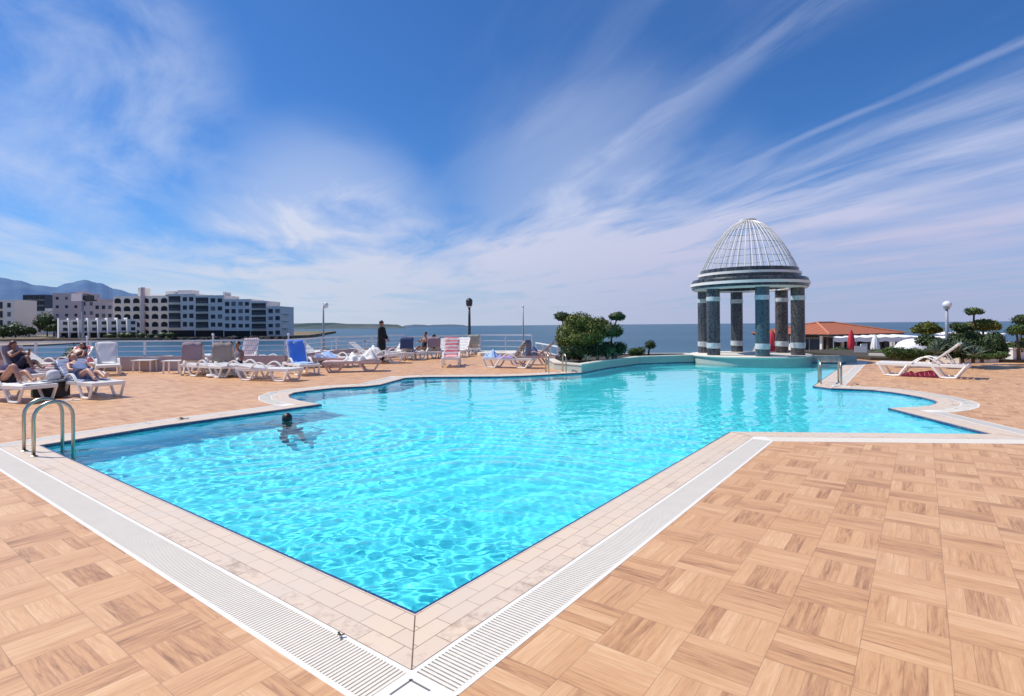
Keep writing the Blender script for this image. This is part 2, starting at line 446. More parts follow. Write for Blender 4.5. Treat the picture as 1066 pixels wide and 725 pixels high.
def ring(name, I, O, z, mat, zlow=None):
    mb = MB(); s = 0
    for i in range(NP):
        j = (i+1) % NP; L = math.dist(P[i], P[j])
        d = (Vector(P[j])-Vector(P[i])).normalized()
        def uvof(p): w = Vector(p)-Vector(P[i]); return (s+w.dot(d), w.x*-d.y+w.y*d.x)
        b = len(mb.v); pts = [I[i], I[j], O[j], O[i]]
        for p in pts: mb.v.append((*p, z))
        mb.face((b, b+1, b+2, b+3), [uvof(p) for p in pts])
        if zlow is not None:
            for p in pts: mb.v.append((*p, zlow))
            mb.face((b+4, b+5, b+1, b), [uvof(p) for p in (pts[0], pts[1], pts[1], pts[0])])
            mb.face((b+3, b+2, b+6, b+7), [uvof(p) for p in (pts[3], pts[2], pts[2], pts[3])])
        s += L
    return mb.build(name, mat)
struct(ring('pool_coping', Q0, Q1, 0.004, M['coping'], -.03))
struct(ring('border_tile', offset(P, -.044), offset(P, -.0125), -.006, M['bluetile'], -.06))
# mitre joint strips of grout at the sharp corners of the coping
jm = MB()
for i in range(NP):
    d1 = (Vector(P[i])-Vector(P[i-1])).normalized(); d2 = (Vector(P[(i+1) % NP])-Vector(P[i])).normalized()
    if d1.dot(d2) < .8: jm.bar((*P[i], .0025), (*Q1[i], .0025), .006, .006)
struct(jm.build('coping_joint', simple('grout', (.16, .10, .07), .9, .2)))
# overflow channel: two lips, dark bed, slats
struct(ring('channel_bed', offset(P, W1+.002), offset(P, W2-.002), -.045, simple('channel_bed', (.24, .20, .16), .8, .2)))
ring_l = ring('channel_lip', offset(P, W1+.001), offset(P, W1+.028), 0.002, M['white'], -.04); struct(ring_l)
ring_r = ring('channel_lip', offset(P, W2-.03), Q2, 0.002, M['white'], -.04); struct(ring_r)
gm = MB()
Ia, Ob = offset(P, W1+.02), offset(P, W2-.02)
for i in range(NP):
    j = (i+1) % NP; a, b = Vector(P[i]), Vector(P[j]); L = (b-a).length; d = (b-a).normalized(); nn = Vector((-d.y, d.x))
    # skip corners: where mitre pulls in, keep inside both channel ends
    s0 = (Vector(Ob[i])-a).dot(d); s1 = (Vector(Ob[j])-a).dot(d); t0 = (Vector(Ia[i])-a).dot(d); t1 = (Vector(Ia[j])-a).dot(d)
    lo = max(s0, t0) if (i == NP-1 or L > 3) else min(s0, t0); hi = min(s1, t1) if L > 3 else max(s1, t1)
    sharp_i = (Vector(P[i])-Vector(P[i-1])).normalized().dot(d) < .7
    sharp_j = (Vector(P[(j+1) % NP])-Vector(P[j])).normalized().dot(d) < .7
    convex_i = s0 < t0; convex_j = s1 > t1
    if sharp_i: lo = t0 if convex_i else s0
    if sharp_j: hi = t1 if convex_j else s1
    k = lo+.012
    while k < hi:
        c = a+d*k+nn*((W1+W2)/2)
        # clip on obtuse corners
        gm.box((c.x, c.y, -.006), (.0150, W2-W1-.05, .018), rz=math.atan2(d.y, d.x))
        k += .0235
    # three stiffening ribs running with the grate
    for w in (.33, .67):
        o = W1+(W2-W1)*w; p, q = a+d*lo+nn*o, a+d*hi+nn*o
        gm.bar((p.x, p.y, -.013), (q.x, q.y, -.013), .010, .016)
struct(gm.build('overflow_grate', M['grate']))
# white square plates closing the grate at the right-angled corners
cp = MB(); cs = MB()
for i in range(NP):
    d1 = (Vector(P[i])-Vector(P[i-1])).normalized(); d2 = (Vector(P[(i+1) % NP])-Vector(P[i])).normalized()
    if d1.dot(d2) < .7 and d1.cross(d2) < 0:
        n1 = Vector((-d1.y, d1.x)); n2 = Vector((-d2.y, d2.x)); a = Vector(Q1[i])
        q = [a, a+n1*(W2-W1), Vector(Q2[i]), a+n2*(W2-W1)]
        cp.prism([(p.x, p.y) for p in q], -.02, .005)
        for n_, o_ in (((n1, n2), (n2, n1)) if d1.dot(d2) < .3 else ()):
            s_ = a+o_*.055+n_*.045; e_ = s_+n_*.13
            cs.bar((s_.x, s_.y, .0045), (e_.x, e_.y, .0045), .009, .004)
for i in range(NP):
    d1 = (Vector(P[i])-Vector(P[i-1])).normalized(); d2 = (Vector(P[(i+1) % NP])-Vector(P[i])).normalized()
    if d1.dot(d2) < .7 and d1.cross(d2) > 0:
        n1 = Vector((-d1.y, d1.x)); n2 = Vector((-d2.y, d2.x)); b = Vector(Q2[i])
        q = [Vector(Q1[i]), b-n1*(W2-W1), b, b-n2*(W2-W1)]
        cp.prism([(p.x, p.y) for p in q], -.02, .0035)
struct(cp.build('channel_corner_plate', M['white'])); struct(cs.build('corner_plate_slot', simple('slot', (.15, .15, .14), .8, .1)))

# deck slab
dk_far = [(-30, 20.35), g(150, 386.3), g(297, 385.3), g(350, 376.5), g(420, 371), g(500, 366.5), g(562, 364.6), (2.6, 23.5), (4.0, 24.5), (8.0, 24.5), (8.6, 25.4), (10.1, 25.9), (11.8, 25.4), (12.8, 24.5), (15.2, 24.3), g(920, 373), g(960, 374), g(1000, 378), g(1035, 377.5), g(1066, 375), (26, 24.5), (34, 24), (34, -8), (-30, -8)]
deck = struct(MB().prism(dk_far, -.12, 0, holes=[Q2], bottom=False).build('terrace_floor', M['parquet']))
struct(MB().prism([(x, y-.02 if y > 0 else y) for x, y in dk_far], -6, -.119, top=False).build('terrace_retaining_wall', M['cream']))
# pool shell
pw = MB()
for i in range(NP):
    j = (i+1) % NP; b = len(pw.v)
    for z in (-.03, -.062, -1.05):
        pw.v += [(*P[i], z), (*P[j], z)]
    pw.cur = 0; pw.face((b, b+2, b+3, b+1)); pw.cur = 1; pw.face((b+2, b+4, b+5, b+3))
pool_wall = struct(pw.build('pool_wall', [M['bluetile'], simple('pool_wall_tile', (.22, .88, .97), .6, .05, 1.2)]))
pool_floor = struct(MB().prism(P, -1.15, -1.05, sides=False).build('pool_floor', M['pooltile']))
for o in (pool_wall, pool_floor): o.cycles.is_caustics_receiver = True

# pool water: real ripples
WZ = -.042
def water():
    PP = offset(P, .05); xs = np.array([p[0] for p in PP]); ys = np.array([p[1] for p in PP])
    def inside(X, Y):
        r = np.zeros(X.shape, bool); n = len(xs); j = n-1
        for i in range(n):
            c = ((ys[i] > Y) != (ys[j] > Y)) & (X < (xs[j]-xs[i])*(Y-ys[i])/(ys[j]-ys[i]+1e-12)+xs[i]); r ^= c; j = i
        return r
    x0, x1, y0, y1 = xs.min(), xs.max(), ys.min(), ys.max()
    # grid lines get wider with distance (ripples there are below a pixel)
    yl = [y0]; 
    while yl[-1] < y1: yl.append(yl[-1]+max(.017, .0042*yl[-1]))
    yy = np.array(yl); xx = np.arange(x0, x1, .026)
    X, Y = np.meshgrid(xx, yy)
    rng = np.random.default_rng(5); Z = np.zeros_like(X)
    def waves(n, lmin, lmax, mean, spread, slope):
        z = np.zeros_like(X)
        for _ in range(n):
            lam = lmin*(lmax/lmin)**rng.random(); a = rng.normal(mean, spread); k = 2*math.pi/lam
            z += slope/k*np.sin(k*(X*math.cos(a)+Y*math.sin(a))+rng.random()*6.28)
        return z/math.sqrt(n)*1.4
    mod = .5+.5*np.clip(.5+.55*np.sin(.9*X+.5*Y+1)+.45*np.sin(.35*X-1.1*Y), 0, 1)
    Z += waves(60, .075, .20, 1.75, .9, SL1)*mod
    Z += waves(26, .26, .9, 1.75, .55, SL2)
    Z += waves(8, 1.2, 3.0, 1.6, .6, .006)
    # swimmer's rings
    hx, hy = g(299, 438); d = np.hypot(X-hx, Y-hy); e = np.hypot(X+.6, (Y-3.6)); wj = .25*np.sin(1.3*X+.8*Y)
    Z += .0021*np.sin((e+wj)*2*math.pi/.33)*np.clip((e-1.5)/2, 0, 1)*np.exp(-((e-4.2)/2.2)**2)
    Z += .0028*np.sin(d*2*math.pi/.30)*np.exp(-((d-1.4)/1.1)**2)
    Z += .0020*np.sin(d*2*math.pi/.42)*np.exp(-((d-3.2)/1.6)**2)
    # calmer water in the far basin
    Z *= np.clip(1.15-(Y-5)/14, .30, 1)
    V = np.stack([X, Y, Z+WZ], -1).reshape(-1, 3)
    ny, nx = X.shape; idx = np.arange(nx*ny).reshape(ny, nx)
    q = np.stack([idx[:-1, :-1], idx[:-1, 1:], idx[1:, 1:], idx[1:, :-1]], -1).reshape(-1, 4)
    ins = inside(X, Y).reshape(-1); q = q[ins[q].any(1)]
    used = np.zeros(len(V), bool); used[q] = True; mp = np.cumsum(used)-1; V = V[used]; q = mp[q]
    me = bpy.data.meshes.new('pool_water'); me.vertices.add(len(V)); me.vertices.foreach_set('co', V.astype(np.float32).ravel())
    me.loops.add(q.size); me.loops.foreach_set('vertex_index', q.astype(np.int32).ravel())
    me.polygons.add(len(q)); me.polygons.foreach_set('loop_start', np.arange(0, q.size, 4, dtype=np.int32))
    me.polygons.foreach_set('use_smooth', np.ones(len(q), bool))
    me.update(calc_edges=True); me.materials.append(M['water'])
    o = bpy.data.objects.new('pool_water', me); COL.objects.link(o); struct(o); o.cycles.is_caustics_caster = True
    return o
SL1, SL2 = .050, .028
water()

# ------------------------------------------------------------------ sea and land
SEA = -4.0
struct(MB().prism([(-30000, -300), (30000, -300), (30000, 60000), (-30000, 60000)], SEA-.1, SEA, sides=False).build('sea', M['sea']))
def ridge(name, pts, Y, depth, mat, seed=1, zb=SEA-1, rough=.06):
    """a hill range: skyline heights given at survey points, sloping down to front and back"""
    rnd = random.Random(seed); P3 = [at(u, v, Y) for u, v in pts]; mb = MB(); prof = []
    for k in range(len(P3)-1):
        a, b = P3[k], P3[k+1]; n = 14
        for i in range(n):
            t = i/n; prof.append((a[0]+(b[0]-a[0])*t, a[2]+(b[2]-a[2])*(3*t*t-2*t**3)))
    prof.append((P3[-1][0], P3[-1][2])); rows = [(-1, 0), (-.72, .22), (-.5, .45), (-.25, .75), (0, 1), (.3, .7), (1, 0)]
    for x, z in prof:
        for fy, fz in rows:
            h = (z-zb)*(fz*(1+(0 if fz in (0, 1) else rough*2.2*math.sin(x*.004*6000/Y+fy*9)*math.cos(x*.0011*6000/Y+fy*5)))); h += rnd.uniform(-rough, rough)*.10*(z-zb)*(fz == 1)
            mb.v.append((x*(1+fy*depth/Y), Y+fy*depth, zb+h))
    m = len(rows)
    for i in range(len(prof)-1):
        for j in range(m-1): b = i*m+j; mb.face((b, b+m, b+m+1, b+1))
    return struct(mb.build(name, mat, smooth=True))
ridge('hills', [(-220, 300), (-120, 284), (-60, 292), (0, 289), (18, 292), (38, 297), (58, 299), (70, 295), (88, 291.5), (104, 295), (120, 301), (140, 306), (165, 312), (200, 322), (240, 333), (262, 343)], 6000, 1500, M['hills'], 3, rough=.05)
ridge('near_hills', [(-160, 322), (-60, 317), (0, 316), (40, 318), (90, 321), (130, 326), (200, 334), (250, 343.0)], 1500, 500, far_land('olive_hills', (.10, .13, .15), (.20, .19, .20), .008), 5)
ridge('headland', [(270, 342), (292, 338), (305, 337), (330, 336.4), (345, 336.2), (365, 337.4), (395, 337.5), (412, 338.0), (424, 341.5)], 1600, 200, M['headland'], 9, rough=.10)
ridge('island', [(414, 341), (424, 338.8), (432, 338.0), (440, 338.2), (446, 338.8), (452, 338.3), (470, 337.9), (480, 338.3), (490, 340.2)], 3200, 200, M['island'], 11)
# the left shore: quay, beach and the low plain behind it
zb = SEA+1.6
def gz(u, v, z): x, y = g(u, v, z); return (x, y)
shore = [(-420, 205), gz(-80, 357, SEA), gz(0, 357.5, SEA), gz(45, 356.5, SEA), gz(100, 356.5, SEA), gz(200, 355, SEA), gz(292, 353.5, SEA), (gz(292, 353.5, SEA)[0]+6, 275), (-160, 500), (-420, 700), (-900, 700), (-900, 205)]
lm = MB().prism(shore, SEA-1, zb); struct(lm.build('shore', M['land']))
struct(MB().prism([(-430, 196), gz(-80, 361, SEA), gz(0, 361.5, SEA), gz(40, 360.5, SEA), gz(95, 357.5, SEA), gz(95, 355.5, SEA), (-430, 215)], SEA-1, SEA+.5).build('beach', M['sand']))
rk = MB(); rr = random.Random(4)
for i in range(260):
    u = rr.uniform(50, 300); x, y = g(u, 355.6-(u-50)*.006+rr.uniform(-.4, .7), SEA); s_ = rr.uniform(.6, 1.7)
    rk.ellipsoid((x, y, SEA+rr.uniform(0, 1.0)), (s_*1.4, s_, s_*.8), 6, 4, M3=Matrix.Rotation(rr.uniform(0, 3), 3, 'Z'))
tag(rk.build('shore_rocks', M['rock']), 'dark rocks piled along the water under the seafront buildings', 'rocks', kind='stuff')
rf = MB()
for i in range(26):
    u = rr.uniform(292, 316); x, y = g(u, 351.8, SEA); rf.ellipsoid((x, y, SEA), (rr.uniform(1.5, 4), 1.5, rr.uniform(.3, 1.3)*(1-(u-292)/40)), 6, 4)
struct(rf.build('reef', M['rock']))

# ------------------------------------------------------------------ buildings on the shore
wr = random.Random(77)
def WM(): return M['glassmid'] if wr.random() < .28 else M['glassdark']
def facade_building(name, label, u0, u1, vt, Y, mat, floors, bays, style, depth=14, z0=None, winfrac=.5, rz=0, cat='building', ground_dark=False, group=None, roofbits=None, parapet=True, winh=.5):
    a = at(u0, 340, Y); b = at(u1, 340, Y); zt = at((u0+u1)/2, vt, Y)[2]; z0 = zb-.1 if z0 is None else z0
    w = b[0]-a[0]; h = zt-z0
    t = thing(name, label, cat, ((a[0]+b[0])/2, Y, z0), rz, group)
    MB().box((0, depth/2, h/2), (w, depth, h)).build('wall', mat, t)
    if parapet:
        pm = MB()
        for (c, d) in (((0, .15, h+.3), (w+.2, .3, .6)), ((0, depth-.15, h+.3), (w+.2, .3, .6)), ((-w/2, depth/2, h+.3), (.3, depth-.6, .6)), ((w/2, depth/2, h+.3), (.3, depth-.6, .6))): pm.box(c, d)
        pm.build('parapet', mat, t)
    fh = h/floors
    if name == 'hotel': MB().box((w*.05, -.6, h/2+2.4), (1.5, 1.2, h+4.8)).build('stair_tower', M['wall_mauve'], t)
    for f in range(floors):
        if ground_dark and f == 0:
            MB().box((0, -.06, fh*.42), (w*.96, .14, fh*.8)).build('undercroft_shade', M['shade'], t); continue  # dark slab on the facade paints the shade under the block
        zc = (f+.52)*fh
        for k in range(bays):
            xc = -w/2+w*(k+.5)/bays; ww = w/bays*winfrac; hh = fh*winh
            if style == 'balcony' or (isinstance(style, (list, tuple)) and style[k] == 'b'):
                wb = w/bays*.86
                MB().box((xc, -.05, zc), (wb, .12, fh*.74)).build('window', M['glassdark'], t)
                bm = MB().box((xc, -.75, zc-fh*.40), (wb+.2, 1.5, .16))
                bm.build('balcony', M['wall_white'], t)
                rl = MB(); rl.bar((xc-wb/2, -1.45, zc-fh*.40+1.0), (xc+wb/2, -1.45, zc-fh*.40+1.0), .07)
                for q in range(9): rl.bar((xc-wb/2+wb*q/8, -1.45, zc-fh*.40), (xc-wb/2+wb*q/8, -1.45, zc-fh*.40+1), .045)
                rl.build('balcony_railing', M['railpaint'] if k % 2 else M['greymetal'], t)
            elif style == 'arch':
                pts = [(-ww/2, -hh/2), (ww/2, -hh/2), (ww/2, hh*.1)]+[(ww/2*math.cos(x), hh*.1+hh*.45*math.sin(x)) for x in [i*math.pi/8 for i in range(1, 8)]]+[(-ww/2, hh*.1)]
                am = MB(); n = len(pts)
                for yy in (-.12, .06):
                    for q in pts: am.v.append((xc+q[0], yy, zc+q[1]))
                am.face(range(n)); 
                for i in range(n): am.face((i, n+i, n+(i+1) % n, (i+1) % n))
                am.build('window', M['shade'], t)  # dark panel painted as the shade within each arched loggia
                MB().box((xc, -.5, zc-hh*.55), (ww*1.15, 1.0, .35)).build('balcony', mat, t)
            elif style == 'twin' or (isinstance(style, (list, tuple)) and style[k] == 't'):
                for sx in (-.24, .24):
                    wm = MB().box((xc+sx*w/bays, -.05, zc), (w/bays*.30, .12, hh*wr.uniform(.95, 1.3))).build('window', WM(), t)
                    MB().box((xc+sx*w/bays, -.12, zc-hh/2-.08), (w/bays*.32, .26, .12)).build('sill', M['wall_white'], wm)
            else:
                wm = MB().box((xc, -.05, zc), (ww, .12, hh)).build('window', WM(), t)
                MB().box((xc, -.12, zc-hh/2-.08), (ww*1.2, .26, .12)).build('sill', M['wall_white'], wm)
    for (kx, kw, kh) in (roofbits or []):
        MB().box((kx*w, depth*.4, h+kh/2), (kw*w, depth*.4, kh)).build('roof_hut', mat, t)
    return t, w, h
# seafront apartment block, stepped
facade_building('apartment_block', 'blue-grey seafront apartment wing with balconies, joined to the arcaded hotel', 175, 203, 307.5, 247, M['wall_grey'], 5, 2, ['b', 't'], roofbits=[(.0, .55, 2.4)], ground_dark=True)
facade_building('apartment_block', 'tall middle apartment wing with wide dark balconies and antenna roof', 203, 233, 309, 247, M['wall_grey'], 5, 2, ['b', 't'], roofbits=[(.40, .06, 2.2), (-.2, .4, .9)], ground_dark=True)
facade_building('apartment_block', 'grey apartment wing with paired windows between two balcony stacks', 233, 261, 313, 247, M['wall_grey'], 5, 2, ['t', 't'], ground_dark=True)
facade_building('apartment_block', 'narrow apartment wing made of dark stacked balconies near the point', 261, 278, 315, 247, M['wall_grey'], 5, 1, ['b'], ground_dark=True)
tb, w_, h_ = facade_building('apartment_block', 'lowest end wing of the grey apartments with balconies over the sea', 278, 293, 320.5, 247, M['wall_grey'], 4, 1, ['t'])
for k in (1, 2, 3): MB().box((w_/2+1.0, 4, h_*k/4+.5), (2.4, 6, .3)).build('balcony', M['wall_grey'], tb)
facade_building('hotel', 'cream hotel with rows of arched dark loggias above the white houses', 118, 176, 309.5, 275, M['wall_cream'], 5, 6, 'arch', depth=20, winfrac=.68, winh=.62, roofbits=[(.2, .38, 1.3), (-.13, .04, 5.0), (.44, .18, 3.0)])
facade_building('hotel_wing', 'mauve low wing left of the arcaded hotel with small windows', 98, 118, 316, 280, M['wall_mauve'], 4, 3, 'plain', winh=.45)
facade_building('apartment_block', 'mauve blank-walled block behind the left end of the white houses', 55, 84, 306.5, 300, M['wall_mauve'], 5, 3, 'plain', winfrac=.3, winh=.35, roofbits=[(.3, .2, 1.6)])
facade_building('apartment_block', 'mauve stepped block rising just behind the floodlight pole', 84, 99, 312, 296, M['wall_mauve'], 4, 2, 'plain', winfrac=.4, winh=.4)
facade_building('tower_block', 'distant dark tower block standing in front of the blue mountains', 24, 47, 307.5, 620, M['wall_dark'], 7, 4, 'balcony', depth=20, z0=SEA, winfrac=.6)
facade_building('apartment_block', 'leftmost pale block with dark balconies at the edge of the photo', -8, 15.5, 313.5, 300, M['wall_cream'], 4, 2, ['b', 'n'], winfrac=.3)
facade_building('low_house', 'small pale house between dark trees below the distant tower', 28, 44, 325, 420, M['wall_cream'], 2, 3, 'plain', z0=SEA+1)
# far town specks
for i, (u0, u1, v, Y, lab) in enumerate([(-30, -12, 318, 380, 'pale far house beyond the left edge of the leftmost block'), (16, 23, 322, 500, 'narrow pale house between leftmost block and the distant tower'), (47, 56, 322, 450, 'small pale house right of the distant tower')]):
    facade_building('far_house', lab, u0, u1, v, Y, M['wall_cream'], 3, 2, 'plain', z0=SEA+1)
# terrace of white houses: eight units with projecting party walls
def row_house():
    t = thing('row_house', 'x', 'house'); w, h, dp = 3.75, 8.2, 9
    MB().box((0, dp/2, h/2), (w-.3, dp, h)).build('wall', M['wall_white'], t)
    f = MB().box((-w/2, dp/2-.8, h/2+.35), (.30, dp+.9, h+.7)); f.build('party_wall', M['wall_white'], t)
    for z in (3.9, 6.6):
        o = MB().box((.3, -.05, z), (1.55, .12, 1.5)).build('window', M['glassdark'], t)
        MB().box((.3, -.14, z-.7), (1.8, .3, .12)).build('sill', M['wall_white'], o)
    MB().box((.2, -.06, 1.2), (2.6, .12, 2.3)).build('door_shade', M['shade'], t)  # dark panel painted as the ground-floor shade around the door
    MB().box((0, -.9, 2.7), (w-.6, 1.8, .16)).build('canopy', M['wall_white'], t)
    return t
rh = row_house()
rlab = ['white row house at the left end of the terrace with sunlit side wall', 'second white row house from the left end of the terrace', 'third white row house, just right of the floodlight pole', 'fourth white row house from the left end of the terrace', 'fifth white row house from the left end of the terrace', 'sixth white row house, third from the right end', 'seventh white row house from the left, second from the right end', 'white row house at the right end of the terrace below the hotel']
for i in range(8):
    o = rh if i == 0 else copy_tree(rh)
    u = 67+i*10.1; p = at(u, 340, 243); o.location = (p[0], 243, zb-.1); o.rotation_euler.z = R(42); o['label'] = rlab[i]; o['group'] = 'terrace of white row houses'
mp_ = at(60.3, 340, 243)

# ------------------------------------------------------------------ vegetation
def tree(name, label, cat, loc, blobs, n, size, mat, trunk=None, seed=1, group=None):
    t = thing(name, label, cat, loc, 0, group)
    MB().leaves(blobs, n, size, seed).build('crown', mat, t)
    if trunk:
        tm = MB()
        for path, r0, r1 in trunk:
            k = len(path); tm.tube(path, [r0+(r1-r0)*i/(k-1) for i in range(k)], 8)
        tm.build('trunk', M['bark'], t, smooth=True)
    return t
rt = random.Random(21)
flab = ['dark round tree beside the left end of the white houses', 'dark tree at the foot of the leftmost pale block', 'bushy olive tree left of the small pale house', 'broad dark tree below the distant tower block', 'low tree in the gap before the mauve block', 'dark shrub tree near the beach at the left edge', 'small tree on the plain behind the beach', 'scrubby tree between leftmost block and tower']
for i, (u, v, Y, r) in enumerate([(49, 333, 300, 5.2), (16, 343, 270, 4.5), (24, 336, 330, 4.5), (36, 337, 320, 5.5), (56, 341, 290, 3.0), (3, 345, 255, 3.6), (30, 344, 290, 3.0), (20, 329, 400, 6)]):
    p = at(u, v, Y); zc = p[2]-zb
    tree('shore_tree', flab[i], 'tree', (p[0], Y, zb), [((0, 0, zc), (r, r, r*.8)), ((r*.8, 0, zc-r*.3), (r*.6, r*.6, r*.5)), ((-r*.9, 0, zc-r*.35), (r*.6, r*.6, r*.5))], 900, 1.1, M['leaf_dark'], [([(0, 0, -1), (.2, 0, zc)], .35, .15)], seed=i, group='trees on the far shore')
for i, u in enumerate([118, 131, 137, 150, 160, 172, 180]):
    p = at(u, 349, 240); r = 1.7+.7*rt.random()
    tree('shore_bush', ['bush in front of the sixth white house', 'green bush before the seventh white house', 'rounded bush at the right end of the white houses', 'bush on the quay below the hotel', 'low bush on the quay under the hotel arches', 'bush where the hotel meets the grey apartments', 'bush at the foot of the grey apartment wing'][i], 'bush', (p[0], 238, zb), [((0, 0, r*.5), (r*1.2, r, r*.7))], 260, .6, M['leaf_dark'], seed=40+i, group='bushes on the far quay')

# planter by the pool: wall, rim, soil, shrubs
fr = [g(605, 388), g(631, 383), g(665, 378.5), g(729, 376.2)]
def inw(p, d=.03): return (p[0]+d*.3, p[1]-d)
fr = [inw(p) for p in fr]
back = [(7.9, 24.9), (4.0, 25.1), (2.75, 24.0), (1.35, 22.8), (1.5, 19.6)]
poly = fr+back
def shrink(poly, d):
    c = poly; n = len(c); ar = sum(c[i][0]*c[(i+1) % n][1]-c[(i+1) % n][0]*c[i][1] for i in range(n)); s = 1 if ar > 0 else -1
    out = []
    for i in range(n):
        a, b, e = Vector(c[i-1]), Vector(c[i]), Vector(c[(i+1) % n]); d1 = (b-a).normalized(); d2 = (e-b).normalized()
        n1 = Vector((-d1.y, d1.x))*s; n2 = Vector((-d2.y, d2.x))*s; m = (n1+n2).normalized(); q = b+m*d/max(.4, m.dot(n1)); out.append((q.x, q.y))
    return out
pl = thing('planter', 'long raised planter with cream rim along the far edge of the pool', 'planter', (0, 0, 0))
ip = shrink(poly, .22)
MB().prism(poly, -.30, .24, holes=[ip]).build('planter_wall', M['plaster'], pl)
MB().prism(shrink(poly, -.03), .24, .285, holes=[shrink(poly, .25)], bottom=True).build('planter_rim', M['cream'], pl)
MB().prism(shrink(poly, .21), .1, .22, sides=False).build('planter_soil', M['soil'], pl)
def at3(u, v, Y): return at(u, v, Y)
def bl(base, lst):
    """blobs given at survey points relative to a base"""
    out = []
    for (u, v, ru, rv, Y) in lst:
        p = at(u, v, Y); s = Y/F; out.append(((p[0]-base[0], p[1]-base[1], p[2]-base[2]), (ru*s, ru*s*.85, rv*s)))
    return out
b0 = (2.6, 21.3, .26)
tree('clipped_shrub', 'large clipped olive-green shrub dome at the pool corner', 'shrub', b0, bl(b0, [(604, 337, 17, 10.5, 21.3), (592, 346, 14, 10, 20.9), (614, 345, 15, 12, 21.2), (586, 353, 9, 12, 20.6), (600, 354, 16, 9, 20.6), (627, 338, 8, 7, 21.6), (621, 341, 11, 11, 21.4), (618, 352, 14, 9, 20.9), (597, 334, 10, 7, 21.2)], ), 17000, .085, M['leaf_olive'], [([(0, 0, -.1), (.05, 0, .6), (-.3, 0, 1.2)], .07, .04), ([(0, 0, -.1), (.3, .1, .7), (.3, .1, 1.3)], .06, .03)], seed=3)
def ball_tree(label, u, v, ru, rv, Y, ub, seed, n=1800, mat='leaf_dark', size=.075, group=None, extra=(), name='ball_topiary', zb_=.26):
    p = at(u, v, Y); pb = at(ub, 370, Y); base = (pb[0], Y, zb_); top = (p[0]-pb[0], 0, p[2]-zb_)
    return tree(name, label, 'topiary tree', base, bl(base, [(u, v, ru, rv, Y), (u-ru*.4, v+rv*.15, ru*.6, rv*.75, Y), (u+ru*.45, v+rv*.2, ru*.6, rv*.7, Y)]+list(extra)), n, size, M[mat], [([(0, 0, -.05), (top[0]*.3, .03, top[2]*.35), (top[0]*.8, 0, top[2]*.7), top], .05, .02)], seed=seed, group=group)
ball_tree('small clipped ball of leaves above the left of the big shrub', 585, 329.5, 8.5, 5, 21.5, 592, 5)
ball_tree('small clipped ball on a thin stem, topmost at right of the shrub', 642, 329.2, 9, 5.2, 21.8, 632, 6)
ball_tree('wider clipped umbrella crown on a bare stem, lower right of the shrub', 636, 344.5, 13.5, 8, 21.2, 638, 7, 3600)
hb = (3.2, 20.9, .26)
tree('hedge', 'dark low hedge under the clipped shrubs in the pool planter', 'hedge', hb, bl(hb, [(590, 367, 9, 8, 20.0), (602, 367, 12, 8, 20.4), (617, 365, 12, 9, 20.8), (632, 364, 12, 8, 21.2), (645, 363, 9, 7, 21.6)]), 9000, .08, M['leaf_dark'], seed=8)
for i, (u, v, Y) in enumerate([(611, 373, 19.6), (622, 371, 20.3), (632, 369.5, 20.8), (641, 368.5, 21.3)]):
    p = at(u, v, Y); mb = MB(); q = random.Random(i)
    for k in range(26):
        a = q.uniform(0, 6.28); l = q.uniform(.12, .3); mb.bar((0, 0, 0), (math.cos(a)*l*.7, math.sin(a)*l*.7, l), .018, .006)
    tag(mb.build('spiky_plant', M['leaf_agave'], loc=(p[0], Y, .26)), ['first spiky grey-green plant at the left end of the planter rim', 'second spiky grey-green plant behind the planter rim', 'third spiky grey-green plant behind the planter rim', 'last spiky grey-green plant, nearest the trimmed box hedge'][i], 'plant', 'spiky plants along the planter rim')
bb = (5.1, 24.2, .26)
tree('box_hedge', 'short flat-topped box hedge behind the pool planter rim', 'hedge', bb, bl(bb, [(659, 366, 6, 4, 24), (666, 366, 6, 4, 24.2)]), 1500, .08, M['leaf_mid'], seed=9)
ball_tree('small round bush by itself at the right end of the box hedge', 677, 359, 5.5, 5, 24.5, 675, 10, 900)

# gazebo -------------------------------------------------------------
GX, GY, GR = 10.1, 23.5, 1.9
gz_ = thing('gazebo', 'round gazebo of six dark mosaic columns under a white wire dome', 'gazebo', (GX, GY, 0))
MB().lathe([(2.36, -1.25), (2.36, .22)], n=64).build('plinth', [M['plaster']], gz_, smooth=R(30))
MB().lathe([(2.41, .22), (2.43, .25), (2.43, .285), (2.40, .30)], n=64).build('plinth_rim', M['cream'], gz_, smooth=R(30))
ctop = 3.03
for k in range(6):
    a = R(22+60*k); x, y = GR*math.cos(a), GR*math.sin(a)
    cm = 'granite_teal' if k in (4,) else ('granite_brown' if k in (5, 0) else 'granite')
    c = MB().lathe([(.262, .30), (.262, .75), (.262, ctop)], (x, y, 0), 28).build('column', M[cm], gz_, smooth=R(30))
    MB().lathe([(.262, .58), (.278, .605), (.278, .80), (.262, .805)], (x, y, 0), 28, cap=False).build('column_band', M['bandtile'], c, smooth=R(30))
    MB().lathe([(.262, 2.52), (.278, 2.545), (.278, 2.70), (.262, 2.705)], (x, y, 0), 28, cap=False).build('column_band', M['bandtile'], c, smooth=R(30))
def ringpart(name, prof, mat): return MB().lathe(prof+[prof[0]], n=72, cap=False).build(name, M[mat], gz_, smooth=R(30))
ringpart('soffit', [(1.55, 3.03), (2.24, 3.03), (2.24, 3.08), (1.55, 3.08)], 'white')
ringpart('ring_beam', [(1.56, 3.08), (1.56, 3.46), (2.25, 3.46), (2.30, 3.40), (2.30, 3.30), (2.26, 3.28), (2.30, 3.17), (2.30, 3.09), (2.24, 3.08)], 'granite_ring')
ringpart('pale_moulding', [(2.24, 3.19), (2.345, 3.19), (2.345, 3.30), (2.24, 3.30)], 'white')
